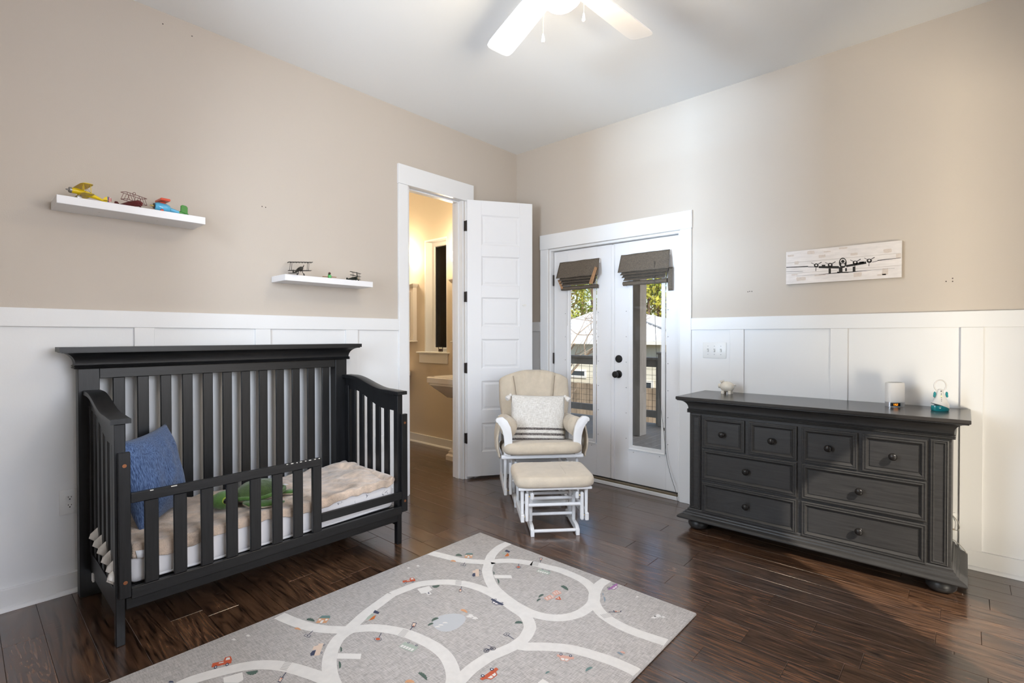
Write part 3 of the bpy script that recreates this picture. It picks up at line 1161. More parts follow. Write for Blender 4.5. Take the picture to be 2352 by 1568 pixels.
def propeller(par, m, x, z, ln, ang=.4):
    h = MB().lathe([(.001, -.012), (.006, -.006), (.007, 0), (.007, .006)], (x, 0, z), 12, 0).build('propeller_hub', m, par)
    mb = MB()
    for s_ in (0, pi):
        a = ang + s_
        mb.tube([(x - .004, 0, z), (x - .004, cos(a) * ln * .4, z + sin(a) * ln * .4), (x - .004, cos(a) * ln, z + sin(a) * ln)], [.003, .0075, .0035], 8, flat=.35)
    mb.build('propeller', m, h)


def shx(px, y):
    return pix(px, 500, 1, y).x


# every plane: nose towards -x in local space, y across, tail wheel / skid down at z=0
YEL = mat('yellow_enamel', (.72, .52, .008), .32, var=.06, vs=20)
STL = mat('worn_steel', (.30, .29, .28), .35, metal=.8)
RIG = mat('brown_rigging', (.10, .07, .04), .5)
yb = thing('toy_biplane', 'yellow metal toy biplane with striped rudder on the long shelf', 'toy plane', (shx(203, -.150), -.150, 1.9145), radians(6))
yb.scale = (.76, .76, .66)
fuselage(MB(), [(-.083, .060, .020, .020), (-.060, .060, .021, .021), (-.03, .056, .019, .021), (.0, .050, .017, .020), (.035, .040, .013, .015), (.07, .027, .008, .009), (.098, .020, .003, .006)]).build('fuselage', YEL, yb, smooth=60)
MB().lathe([(.012, -.096), (.019, -.094), (.0205, -.088), (.0205, -.082)], (0, 0, .060), 18, 0).build('engine_cowl', STL, yb)
propeller(yb, STL, -.098, .060, .016, .5)
wing(MB(), -.025, 0, .101, .20, .064, .005).build('upper_wing', YEL, yb)
wing(MB(), -.018, 0, .036, .19, .064, .005).build('lower_wing', YEL, yb)
for y in (-.07, .07):
    for x in (-.04, -.005):
        MB().tube([(x + .004, y, .040), (x, y, .102)], .0016, 6).build('strut', YEL, yb)
    MB().tube([(-.04, y, .102), (-.001, y, .040)], .0007, 5).build('rigging_wire', RIG, yb)
    MB().tube([(-.036, y, .040), (-.005, y, .102)], .0007, 5).build('rigging_wire', RIG, yb)
for y in (-.016, .016):
    MB().tube([(-.03, y, .074), (-.033, y * 1.3, .102)], .0014, 6).build('strut', YEL, yb)
    MB().tube([(-.045, y, .042), (-.05, y * 1.6, .018)], .002, 6).build('gear_leg', YEL, yb)
    wheelp(yb, STL, -.05, y * 2.0, .0135, .013)
MB().lathe([(.006, .060), (.006, .066), (.004, .069)], (.012, 0, 0), 10).build('pilot_seat', RIG, yb)
wing(MB(), .086, 0, .024, .07, .026, .003).build('tailplane', YEL, yb)
rd = MB().prism([(.070, .028), (.085, .052), (.098, .060), (.098, .012), (.088, .020)], lambda u, v: (u, -.002, v), lambda u, v: (u, .002, v)).build('tail_fin', YEL, yb)
STR = [(.098, .1035, (.02, .16, .35)), (.1035, .109, (.45, .02, .03)), (.109, .113, (.8, .78, .74)), (.113, .118, (.45, .02, .03))]
for a, b, c in STR:
    k0, k1 = (a - .098) / .02, (b - .098) / .02
    MB().prism([(a, .014 + .014 * k0), (a, .060 - .010 * k0 ** 2), (b, .060 - .010 * k1 ** 2), (b, .014 + .014 * k1)], lambda u, v: (u, -.0021, v), lambda u, v: (u, .0021, v)).build('rudder_stripe', mat('rudder_paint', c, .4), rd)
MB().tube([(.085, 0, .018), (.092, 0, .001)], .0022, 6).build('tail_skid', STL, yb)

RED = mat('dark_red_wire', (.13, .022, .022), .45)
rb = thing('toy_biplane', 'dark red wire-frame toy biplane between the yellow and the blue planes', 'toy plane', (shx(300, -.148), -.148, 1.9145), radians(128))
fuselage(MB(), [(-.055, .020, .012, .012), (-.045, .022, .016, .016), (0, .020, .014, .014), (.05, .014, .007, .008), (.085, .012, .002, .003)]).build('fuselage', RED, rb, smooth=60)
mb = MB()
MB().tube([(-.057, 0, .022), (-.062, 0, .022)], .006, 10).build('propeller_hub', RED, rb)
for z in (.028, .062):
    for x in (-.036, -.004):
        MB().tube([(x, -.062, z), (x, .062, z)], .0013, 6).build('wing_spar', RED, rb)
    for y in (-.062, .062):
        MB().tube([(-.036, y, z), (-.02, y * 1.05, z), (-.004, y, z)], .0013, 6).build('wing_tip', RED, rb)
for y0, y1 in ((-.062, -.045), (-.045, -.028), (-.028, -.011), (.011, .028), (.028, .045), (.045, .062)):
    MB().tube([(-.036, y0, .028), (-.036, y1, .062)], .0010, 5).build('strut', RED, rb)
    MB().tube([(-.004, y1, .028), (-.004, y0, .062)], .0010, 5).build('strut', RED, rb)
MB().prism([(.055, .014), (.07, .034), (.084, .036), (.09, .014)], lambda u, v: (u, -.001, v), lambda u, v: (u, .001, v)).build('tail_fin', RED, rb)
wing(MB(), .078, 0, .013, .05, .022, .002, tip=.5).build('tailplane', RED, rb)
MB().tube([(-.02 + .008 * cos(t * pi / 6), 0, .070 + .008 * sin(t * pi / 6)) for t in range(12)], .0011, 5, closed=True).build('hanging_loop', RED, rb)
for y in (-.016, .016):
    MB().tube([(-.036, y * .6, .012), (-.038, y, .006)], .0012, 5).build('gear_leg', RED, rb)
    wheelp(rb, RED, -.038, y, .006, .006, .003)

LBL = mat('sky_blue_gloss_paint', (.10, .42, .66), .22, coat=.3)
GRN = mat('green_gloss_paint', (.03, .22, .03), .25, coat=.3)
RD2 = mat('red_gloss_paint', (.62, .07, .03), .25, coat=.3)
bp = thing('toy_plane', 'chunky wooden toy plane, blue body with red wing and green tail', 'toy plane', (shx(388, -.150), -.150, 1.9145), radians(4))
bp.scale = (.92,) * 3
fuselage(MB(), [(-.072, .030, .012, .014), (-.066, .030, .020, .021), (-.05, .030, .024, .025), (-.015, .028, .025, .025), (.002, .025, .021, .021), (.008, .024, .012, .013)]).build('body', LBL, bp, smooth=60)
fuselage(MB(), [(.006, .024, .0115, .0125), (.052, .0155, .009, .009)]).build('tail_boom', LBL, bp, smooth=60)
fuselage(MB(), [(.050, .0155, .010, .010), (.082, .0115, .009, .0095)]).build('tail_end', GRN, bp, smooth=60)
MB().prism([(.058, .018), (.060, .058), (.068, .064), (.088, .062), (.096, .054), (.095, .012)], lambda u, v: (u, -.005, v), lambda u, v: (u, .005, v)).build('tail_fin', GRN, bp, bevel=.002)
B(.066, .092, -.032, .032, .005, .012).build('tailplane', GRN, bp, bevel=.003)
wg = B(-.054, -.006, -.048, .048, .060, .074).build('wing', RD2, bp, bevel=.003)
B(-.045, -.019, -.012, .012, .050, .058).build('wing_mount', RD2, bp, bevel=.002)
MB().lathe([(.016, -.075), (.016, -.071)], (0, 0, .030), 16, 0).build('nose_disc', BLK, bp)
MB().lathe([(.002, -.093), (.005, -.088), (.004, -.080), (.006, -.075)], (0, 0, .030), 12, 0).build('nose_peg', mat('brass_peg', (.5, .36, .12), .3, metal=.7), bp)
for y in (-.02, .02):
    wheelp(bp, RD2, -.04, y, .008, .008, .008)

BRZ = mat('blackened_bronze', (.022, .021, .017), .42, metal=.5, var=.3, vs=60)
z0 = 1.6465
bb = thing('toy_biplane', 'blackened metal toy biplane with nose raised on the shelf by the doorway', 'toy plane', (shx(684, -.145), -.145, z0), radians(228))
bb.scale = (.88,) * 3
fuselage(MB(), [(-.085, .066, .012, .013), (-.07, .064, .014, .015), (-.03, .054, .013, .014), (.01, .040, .011, .012), (.06, .020, .006, .006), (.105, .010, .003, .004)]).build('fuselage', BRZ, bb, smooth=60)
propeller(bb, BRZ, -.092, .067, .030, 1.1)
u1 = wing(MB(), -.03, 0, 0, .17, .055, .003).xf(Matrix.Translation((-.02, 0, .098)) @ Matrix.Rotation(radians(16), 4, 'Y')).build('upper_wing', BRZ, bb)
for j in range(9):
    y = -.08 + j * .02
    MB().bar((-.078, y, .113), (-.022, y, .099), .0022, .006).build('wing_rib', BRZ, u1)
wing(MB(), -.03, 0, 0, .16, .048, .003).xf(Matrix.Translation((-.012, 0, .036)) @ Matrix.Rotation(radians(16), 4, 'Y')).build('lower_wing', BRZ, bb)
for y in (-.06, .06):
    for x in (-.055, -.02):
        MB().tube([(x + .012, y, .044), (x, y, .104)], .0016, 6).build('strut', BRZ, bb)
for y in (-.02, .02):
    MB().tube([(-.055, y * .5, .05), (-.06, y, .018)], .002, 6).build('gear_leg', BRZ, bb)
    wheelp(bb, BRZ, -.06, y * 1.2, .0135, .0135, .004)
wing(MB(), .098, 0, .008, .07, .034, .003, tip=.4).build('tailplane', BRZ, bb)
MB().prism([(.085, .008), (.096, .030), (.112, .032), (.118, .010)], lambda u, v: (u, -.0015, v), lambda u, v: (u, .0015, v)).build('tail_fin', BRZ, bb)

GR2 = mat('green_painted_wood', (.05, .33, .06), .4)
TAN = mat('tan_wood', (.35, .19, .09), .5)
gp = thing('toy_plane', 'tiny green toy plane with a tan wing and brown ball pilot', 'toy plane', (shx(756, -.155), -.155, z0), radians(70))
fuselage(MB(), [(-.026, .013, .009, .010), (-.02, .013, .011, .0125), (.012, .014, .010, .0125), (.026, .012, .006, .010)]).build('body', GR2, gp, smooth=60)
B(-.012, .006, -.044, .044, .010, .0135).build('wing', TAN, gp, bevel=.001)
B(.006, .024, -.006, .006, .020, .034).build('cockpit_block', GR2, gp, bevel=.002)
MB().ball((-.006, 0, .034), .0085, .0085, .0085).build('pilot_head', mat('dark_brown_wood', (.05, .028, .02), .5), gp, smooth=180)
for y in (-.009, .009):
    wheelp(gp, GR2, -.012, y, .0055, .0055, .004)

OLV = mat('dark_olive_metal', (.022, .026, .017), .45, metal=.4)
tp = thing('toy_triplane', 'small dark olive metal toy triplane on the shelf by the doorway', 'toy plane', (shx(811, -.150), -.150, z0), radians(118))
fuselage(MB(), [(-.036, .018, .011, .011), (-.028, .018, .012, .012), (.01, .016, .009, .010), (.05, .010, .003, .004)]).build('fuselage', OLV, tp, smooth=60)
for z, s_ in ((.012, .118), (.034, .122), (.056, .126)):
    wing(MB(), -.018, 0, z, s_, .022, .0025).build('wing', OLV, tp)
for y in (-.047, -.031, .031, .047):
    MB().tube([(-.022, y, .013), (-.022, y * .92, .034), (-.022, y, .057)], .0010, 5).build('strut', OLV, tp)
for y in (-.012, .012):
    MB().tube([(-.034, y, .006), (-.026, 0, .060)], .0017, 6).build('cabane_strut', OLV, tp)
    wheelp(tp, OLV, -.030, y * 1.3, .006, .006, .003)
MB().lathe([(.010, -.039), (.010, -.036)], (0, 0, .018), 14, 0).build('engine_face', mat('tan_metal', (.30, .24, .17), .45), tp)
MB().prism([(.036, .010), (.044, .024), (.054, .024), (.056, .008)], lambda u, v: (u, -.001, v), lambda u, v: (u, .001, v)).build('tail_fin', OLV, tp)
wing(MB(), .047, 0, .008, .04, .016, .0015).build('tailplane', OLV, tp)

# ================================================================ dresser
DR = (-.25, -2.59, 0)
dr = thing('dresser', 'wide charcoal dresser with eight drawers, round knobs and bun feet', 'dresser', DR)
FX = -.464


def dpart(mb, name, m=CHARC, par=None, bevel=.0015, **k):
    return mb.build(name, m, par or dr, DR, bevel=bevel, **k)


dpart(B(FX, -.035, -3.242, -1.940, .10, .776), 'carcass', bevel=.003)
path = [(-.035, -1.940), (FX, -1.940), (FX, -3.242), (-.035, -3.242)]
pr = [(0, .762), (.011, .762), (.015, .766), (.010, .770), (.015, .7745), (.010, .779), (.0145, .783), (.010, .787), (.007, .789)]
pr += [(.058 - .051 * cos(t * pi / 16), .790 + .052 * sin(t * pi / 16)) for t in range(9)]
pr += [(.062, .843), (.062, .848), (0, .848)]
dpart(MB().mould(pr, path), 'crown_moulding', bevel=0, smooth=25)
dpart(B(FX - .069, -.028, -3.311, -1.871, .848, .868), 'top', CHARTOP, bevel=.003)
pr = [(0, .134), (.006, .133), (.010, .127), (.010, .120), (.018, .116), (.020, .109), (.030, .104), (.032, .097), (.046, .092), (.055, .088), (.061, .082), (.062, .076), (.058, .070), (.050, .067), (0, .067)]
dpart(MB().mould(pr, path), 'base_moulding', bevel=0, smooth=25)
for x in (-.43, -.09):
    for y in (-1.985, -3.205):
        dpart(MB().lathe([(.030, .0005), (.048, .006), (.060, .020), (.062, .036), (.054, .054), (.042, .0665)], (x, y, 0), 24), 'bun_foot', bevel=0, smooth=60)


def frame(mb, y0, y1, z0, z1, steps, xf=FX):
    """stepped rectangular frame on the front: steps (inset, proud)"""
    rings = [[(xf - h, y0 - i, z0 + i), (xf - h, y1 + i, z0 + i), (xf - h, y1 + i, z1 - i), (xf - h, y0 - i, z1 - i)] for i, h in steps]
    return mb.loft(rings)


def drawer(y0, y1, z0, z1):
    d = dpart(frame(MB(), y0, y1, z0, z1, [(0, 0), (0, .013), (.003, .0155), (.007, .0155), (.009, .0125), (.012, .0125), (.015, .0155), (.018, .0155), (.024, .010), (.029, .004), (.031, .004)]), 'drawer', bevel=0, smooth=20)
    dpart(B(FX - .0075, FX - .0042, y1 + .0335, y0 - .0335, z0 + .0335, z1 - .0335), 'drawer_panel', par=d, bevel=.0008)
    k = [(.010, -.0075), (.013, -.010), (.008, -.014), (.0075, -.020), (.014, -.025), (.019, -.031), (.019, -.037), (.014, -.043), (.003, -.0455)]
    dpart(MB().lathe(k, (FX, (y0 + y1) / 2, (z0 + z1) / 2), 20, 0), 'knob', KNOB, d, bevel=0, smooth=60)


KNOB = mat('dark_bronze_knob', (.018, .016, .015), .3, metal=.35)
C4 = [(-2.026, -2.286), (-2.311, -2.572), (-2.597, -2.862), (-2.882, -3.149)]
for a, b in C4:
    drawer(a, b, .545, .744)
for z0, z1 in ((.337, .536), (.123, .322)):
    drawer(-2.026, -2.572, z0, z1)
    drawer(-2.597, -3.149, z0, z1)
for a, b in ((-1.952, -2.016), (-3.162, -3.231)):
    dpart(frame(MB(), a, b, .137, .752, [(0, 0), (0, .008), (.004, .010), (.008, .006), (.011, .009), (.014, .009), (.018, .003), (.020, .003)]), 'pilaster', bevel=0, smooth=20)

# ---------------------------------------------------------------- things on the dresser
CER = mat('cream_glazed_ceramic', (.72, .66, .56), .12, coat=.5)
pg = thing('piggy_bank', 'cream ceramic piggy bank on the dresser top', 'piggy bank', (-.16, -2.075, .8685), radians(90))
# local: snout towards +x
MB().ball((0, 0, .049), .047, .039, .037, 22, 14).build('body', CER, pg, smooth=180)
MB().lathe([(.018, .036), (.0165, .050), (.016, .056), (.012, .057)], (0, 0, .052), 14, 0).build('snout', CER, pg, smooth=50)
for s_ in (-1, 1):
    MB().tube([(.030, s_ * .018, .076), (.034, s_ * .022, .088), (.042, s_ * .023, .086)], [.010, .008, .002], 8, flat=.6).build('ear', CER, pg, smooth=180)
    for x in (-.022, .024):
        MB().lathe([(.0105, 0), (.0115, .004), (.010, .022)], (x, s_ * .018, 0), 12).build('leg', CER, pg, smooth=60)
MB().tube([(-.044, 0, .060), (-.052, .003, .064), (-.056, -.002, .060), (-.053, -.004, .055)], [.0045, .004, .0035, .002], 8).build('tail', CER, pg, smooth=180)

WPL = mat('white_matte_plastic', (.78, .76, .74), .45)
SIL = mat('brushed_silver_plastic', (.55, .55, .57), .3, metal=.7)
AMB = mat('amber_led', (.9, .35, .02), .4, emit=1.6, ecol=(1, .33, .02))
ck = thing('alarm_clock', 'white oval alarm clock with silver base and amber digits on dresser', 'clock', (-.175, -2.995, .8685), radians(-52))
# local: display faces -y, x to its right


def oval(z, sx=.0465, sy=.031, n=40):
    return [(sx * abs(cos(2 * pi * k / n)) ** .8 * (1 if cos(2 * pi * k / n) >= 0 else -1), sy * abs(sin(2 * pi * k / n)) ** .8 * (1 if sin(2 * pi * k / n) >= 0 else -1), z) for k in range(n)]


MB().loft([oval(.0), oval(.003), oval(.0265)]).build('base', SIL, ck, smooth=40)
MB().loft([oval(.0266, .0462, .0307), oval(.128, .0462, .0307), oval(.1335, .0445, .029), oval(.135, .042, .0265)]).build('body', WPL, ck, smooth=40)
MB().loft([oval(.1351, .036, .021), oval(.1356, .036, .021)]).build('top_grille', mat('grey_mesh', (.35, .35, .34), .8), ck)
dsp = MB()
n = 12
dsp.loft([[(-.041 + .050 * i / n, -.0315 + .0045 * ((-.041 + .050 * i / n) / .046) ** 4 - .0005, z) for z in (.005, .023)] + [(-.041 + .050 * i / n, -.026, z) for z in (.023, .005)] for i in range(n + 1)])
dm = dsp.build('display', mat('black_display', (.006, .005, .006), .15), ck, smooth=40)
SEG = {'1': 'bc', '5': 'acdfg', '2': 'abdeg'}


def digit(ch, x, z, w, h, y=-.0328):
    mb = MB()
    t = .0011
    R = {'a': (0, w, h - t, h), 'd': (0, w, 0, t), 'g': (0, w, h / 2 - t / 2, h / 2 + t / 2), 'b': (w - t, w, h / 2, h), 'c': (w - t, w, 0, h / 2), 'f': (0, t, h / 2, h), 'e': (0, t, 0, h / 2)}
    for q in SEG[ch]:
        a, b, c, d = R[q]
        mb.box(x + a, x + b, y, y + .0008, z + c, z + d)
    mb.build('digit', AMB, dm, smooth=0)


for ch, x in (('1', -.0300), ('1', -.0245), ('5', -.0165), ('2', -.0095)):
    digit(ch, x, .0085, .0050, .0105)
MB().box(-.0188, -.0178, -.0328, -.032, .011, .012).box(-.0188, -.0178, -.0328, -.032, .015, .016).build('colon', AMB, dm, smooth=0)

TEAL = mat('translucent_teal_plastic', (.02, .36, .40), .12, trans=.35, coat=.3)
mo = thing('baby_monitor', 'white cone-shaped baby monitor with teal base and ring handle on dresser', 'baby monitor', (-.215, -3.190, .8685), radians(-52))


def cone(z, k):
    return [(k * .0425 * cos(2 * pi * i / 28), k * .028 * sin(2 * pi * i / 28), z) for i in range(28)]


base_z = lambda x: .006 + .012 * (1 - (x / .0425))
MB().loft([cone(.0, .94), cone(.004, 1.0), cone(.020, .99), cone(.028, .96)]).build('base', TEAL, mo, smooth=50)
bdy = []
for z, k in ((.016, 1.0), (.03, .965), (.05, .80), (.07, .62), (.09, .46), (.105, .34), (.112, .25), (.115, .12)):
    bdy.append(cone(z, k))
rg = []
for z, k in ((.016, 1.0), (.03, .965)):
    pass
bd = MB().loft(bdy)
# slanted lower edge of the white shell
bd.v = [(x, y, z + (.010 - .36 * x * (1 if z < .02 else .3) if z < .035 else 0)) for x, y, z in bd.v]
bd.build('shell', WPL, mo, smooth=60)
rgp = [(.030 * cos(2 * pi * t / 28), 0, .132 + .030 * sin(2 * pi * t / 28)) for t in range(28)]
MB().tube(rgp, .0032, 8, closed=True).build('ring_handle', WPL, mo, smooth=180)
for s_ in (-1, 1):
    MB().ball((s_ * .030, -.004, .088), .006, .006, .013).ball((s_ * .032, -.004, .078), .005, .006, .008).build('wing_button', TEAL, mo, smooth=180)
DKB = mat('dark_led', (.01, .01, .02), .3)
for i, z in enumerate((.104, .092, .086, .078, .071, .062, .054)):
    k = .36 + (.104 - z) / .05 * .46
    MB().ball((-.003 - i * .0012, -.028 * k - .0012, z), .0018 if i else .003, .0014, .0018 if i else .003, 8, 6).build('indicator_light', mat('yellow_led', (.8, .8, .05), .4, emit=2) if i == 3 else DKB, mo)

# ================================================================ plank sign with a bomber print
SGN = mat('whitewashed_plank', (.74, .69, .66), .6, var=.10, vs=5, stretch=(1, 2, 9), bump=.1, bs=20)
INK = mat('black_print_ink', (.018, .015, .012), .7)
BRN = mat('worn_tan_patch', (.63, .55, .49), .7, var=.12, vs=40, stretch=(1, 2, 9))
sg = thing('wall_sign', 'whitewashed plank sign printed with a black four-engine bomber', 'wall art', (-.003, -2.708, 1.604))
OG = (-.003, -2.708, 1.604)
zs = [1.604, 1.674, 1.745, 1.819]
for a, b in zip(zs, zs[1:]):
    B(-.030, -.006, -3.011, -2.405, a + .0003, b - .0003).build('board', SGN, sg, OG, bevel=.0009, smooth=0)
B(-.0061, 0, -2.99, -2.43, 1.62, 1.80).build('backing', SGN, sg, OG, smooth=0)


def ink(polys, name, m=INK, d=.0004):
    for pl in polys:
        P = [pix(1780 + a / 7.35, 530 + b / 7.35, 0, -.030 - d) for a, b in pl]
        MB().add([(-.030 - d, p.y, p.z) for p in P], [tuple(range(len(P)))]).build(name, m, sg, OG, smooth=0, fix=False)


def smear(cx, cy, rx, ry, n=22):
    """dry-brushed patch: a ragged rectangle"""
    out = []
    for k_ in range(n):
        t = 2 * pi * k_ / n
        c, s2 = cos(t), sin(t)
        f = 1 / max(abs(c), abs(s2))
        out.append((cx + rx * c * f * (.86 + .2 * nz(k_ * 1.7, cx)), cy + ry * s2 * f * (.85 + .25 * nz(k_ * 2.3, cy)) - .09 * rx * c))
    return out


def quad(a, b, w0, w1=None):
    a, b = Vector(a), Vector(b)
    d = (b - a).normalized()
    nn = Vector((-d.y, d.x))
    w1 = w0 if w1 is None else w1
    return [a + nn * w0 / 2, b + nn * w1 / 2, b - nn * w1 / 2, a - nn * w0 / 2]


def disc(cx, cy, rx, ry, n=16, a0=0, a1=2 * pi):
    return [(cx + rx * cos(a0 + (a1 - a0) * k / n), cy + ry * sin(a0 + (a1 - a0) * k / n)) for k in range(n)]


ink([smear(*q) for q in ((605, 365, 72, 34), (795, 428, 66, 28), (1335, 392, 72, 24), (1900, 335, 80, 38), (1395, 738, 80, 42), (2085, 425, 50, 50), (365, 540, 42, 32), (265, 420, 62, 20), (1860, 690, 60, 62), (1150, 290, 84, 18),
     (440, 810, 90, 36), (1800, 740, 90, 16), (760, 745, 110, 14), (330, 740, 60, 14), (880, 350, 70, 10))], 'worn_patch', BRN, .0002)
ink([quad((190, 617), (560, 600), 12, 16), quad((560, 606), (760, 612), 10), quad((1730, 500), (2125, 455), 14, 6), quad((1640, 530), (1730, 508), 8),
     quad((740, 612), (1080, 615), 34, 42), quad((1200, 595), (1540, 535), 36, 40), quad((790, 585), (850, 585), 26), quad((1420, 540), (1500, 530), 30)], 'wing_print')
ink([disc(697, 583, 40, 34), disc(932, 577, 42, 36), disc(1355, 537, 44, 34), disc(1592, 505, 46, 36)], 'engine_print')
ink([disc(697, 580, 15, 14), disc(932, 572, 16, 15), disc(1355, 530, 17, 15), disc(1592, 498, 18, 16)], 'spinner_print', SGN, .0007)
pq = []
for cx, cy in ((697, 580), (932, 572), (1355, 530), (1592, 498)):
    pq += [quad((cx, cy), (cx + 90, cy - 52), 9, 13), quad((cx, cy), (cx - 85, cy - 40), 8, 8), quad((cx, cy), (cx - 8, cy + 98), 8, 10)]
ink(pq, 'propeller_print', INK, .0006)
ink([disc(1145, 540, 66, 88)], 'fuselage_print')
ink([disc(1146, 512, 44, 40), quad((1120, 575), (1175, 575), 34)], 'cockpit_print', SGN, .0006)
ink([disc(1146, 516, 30, 26), quad((1146, 480), (1146, 560), 6), quad((1080, 655), (1140, 655), 90), quad((1185, 655), (1215, 655), 55), quad((905, 680), (945, 680), 90), quad((1312, 645), (1358, 645), 84)], 'gear_print', INK, .0008)
ink([quad((740, 738), (1100, 706), 5, 14), quad((1050, 700), (1240, 700), 24, 18), quad((1240, 698), (1620, 664), 14, 4), quad((190, 690), (470, 684), 4), quad((360, 762), (740, 738), 3), quad((1620, 664), (2020, 628), 3)], 'shadow_print')

# ================================================================ switches, outlets, cables, small fittings
PLT = mat('white_cover_plate', (.78, .78, .77), .35)
SLOT = mat('outlet_slot', (.02, .02, .02), .6)
sw = thing('light_switch', 'white three-gang toggle switch plate beside the french doors', 'light switch', (-.006, -1.932, 1.161))
OS = (-.006, -1.932, 1.161)
B(-.0115, -.0062, -2.016, -1.849, 1.104, 1.218).build('cover_plate', PLT, sw, OS, bevel=.002, seg=2)
for i in range(3):
    y = -1.886 - i * .0465
    B(-.0125, -.0115, y - .006, y + .006, 1.149, 1.173).build('toggle_slot', mat('grey_shadow_plastic', (.45, .45, .44), .5), sw, OS, smooth=0)
    MB().bar((-.012, y, 1.160), (-.022, y, 1.153), .008, .009).build('toggle', PLT, sw, OS, bevel=.001)
    for z in (1.131, 1.191):
        MB().lathe([(.0028, -.0125), (.0028, -.0114)], (0, y, z), 8, 0).build('screw', SCREW, sw, OS)


def outlet(loc, ax, w_, h_, label):
    x, y, z = loc
    r = thing('wall_outlet', label, 'outlet', loc)

    def q(a, b, t0, t1, lo, hi, nm, m, par=r, **k):
        mb = B(a, b, -t1, -t0, lo, hi) if ax == 'y' else B(-t1, -t0, a, b, lo, hi)
        return mb.build(nm, m, par, **k)
    q(-w_ / 2, w_ / 2, 0.0002, .0055, -h_ / 2, h_ / 2, 'cover_plate', PLT, bevel=.002, seg=2)
    for s_ in (-1, 1):
        zc = s_ * .0195
        c = MB().prism([(.0172 * cos(t) if abs(cos(t)) < .97 else .0168 * (1 if cos(t) > 0 else -1), zc + max(-.0125, min(.0125, .0172 * sin(t)))) for t in (2 * pi * k / 24 for k in range(24))],
                       (lambda u, v: (u, -.0078, v)) if ax == 'y' else (lambda u, v: (-.0078, u, v)), (lambda u, v: (u, -.0050, v)) if ax == 'y' else (lambda u, v: (-.0050, u, v)))
        rc = c.build('receptacle', PLT, r)
        for a, hh in ((-.006, .0075), (.0062, .006)):
            q(a - .0011, a + .0011, .0078, .0083, zc + .001, zc + .001 + hh, 'slot', SLOT, rc, smooth=0)
        q(-.0026, .0026, .0078, .0083, zc - .0085, zc - .0035, 'ground_hole', SLOT, rc, smooth=0)
    return r


outlet((-3.339, -.006, .449), 'y', .078, .122, 'white duplex outlet low on the wall beside the bed headboard')
outlet((-1.572, -.006, .450), 'y', .076, .120, 'white duplex outlet on wall seen between the bed arm slats')
outlet((-.006, -3.215, .225), 'x', .076, .120, 'white duplex outlet hidden behind the dresser end')
CABL = mat('grey_cable', (.42, .40, .36), .5)


def spline(pts, n=8):
    P = [Vector(p) for p in pts]
    P = [P[0] * 2 - P[1]] + P + [P[-1] * 2 - P[-2]]
    out = []
    for i in range(1, len(P) - 2):
        for k in range(n):
            t = k / n
            a, b, c, d = P[i - 1:i + 3]
            out.append(.5 * ((2 * b) + (c - a) * t + (2 * a - 5 * b + 4 * c - d) * t * t + (3 * b - a - 3 * c + d) * t ** 3))
    return out + [P[-2]]


c1 = thing('power_cable', 'thin grey cable with a plug looping at the dresser end', 'cable', (-.018, -3.25, .19))
OC = (-.018, -3.25, .19)
MB().tube(spline([(-.022, -3.20, .300), (-.022, -3.236, .278), (-.030, -3.262, .245), (-.034, -3.270, .215), (-.030, -3.262, .197), (-.024, -3.250, .195)]), .0022, 8).build('cord', CABL, c1, OC, smooth=180)
MB().tube([(-.024, -3.250, .195), (-.022, -3.236, .196)], [.0035, .0055], 8).build('plug', mat('beige_plug', (.50, .42, .33), .4), c1, OC)
B(-.030, -.0145, -3.236, -3.205, .185, .208).build('adapter', PLT, c1, OC, bevel=.003)
c2 = MB().tube(spline([(-.040, -3.232, .150), (-.050, -3.258, .138), (-.052, -3.290, .105), (-.052, -3.302, .068), (-.055, -3.298, .030), (-.060, -3.285, .004)]), .0022, 8).build('power_cable', CABL, None, (-.05, -3.26, 0), smooth=180)
c2.location = (-.05, -3.26, 0)
tag(c2, 'thin grey cable dropping to the floor beside the dresser base', 'cable')
ds = thing('door_stop', 'small brown rubber-tipped door stop by the dresser foot', 'door stop', (-.041, -1.83, .045))
MB().tube([(.018, 0, 0), (-.045, 0, 0)], .004, 10).build('rod', HINGE, ds)
MB().lathe([(.006, -.062), (.0095, -.058), (.0095, -.046), (.006, -.043)], (0, 0, 0), 12, 0).build('tip', mat('brown_rubber', (.16, .09, .06), .6), ds)

# nail holes left in the paint
NAIL = mat('nail_hole', (.09, .07, .06), .8)
for px, py in ((2173, 646), (2188, 639), (2188, 646), (1718, 670), (1722, 669), (1727, 669)):
    p = pix(px, py, 0, 0)
    MB().lathe([(.0035, -.0008), (.0035, .0002)], (0, p.y, p.z), 8, 0).build('nail_hole', NAIL, wr)
for px, py in ((602, 474), (610, 476), (374, 55), (441, 83)):
    p = pix(px, py, 1, 0)
    MB().lathe([(.0035, -.0008), (.0035, .0002)], (p.x, 0, p.z), 8, 1).build('nail_hole', NAIL, wl)

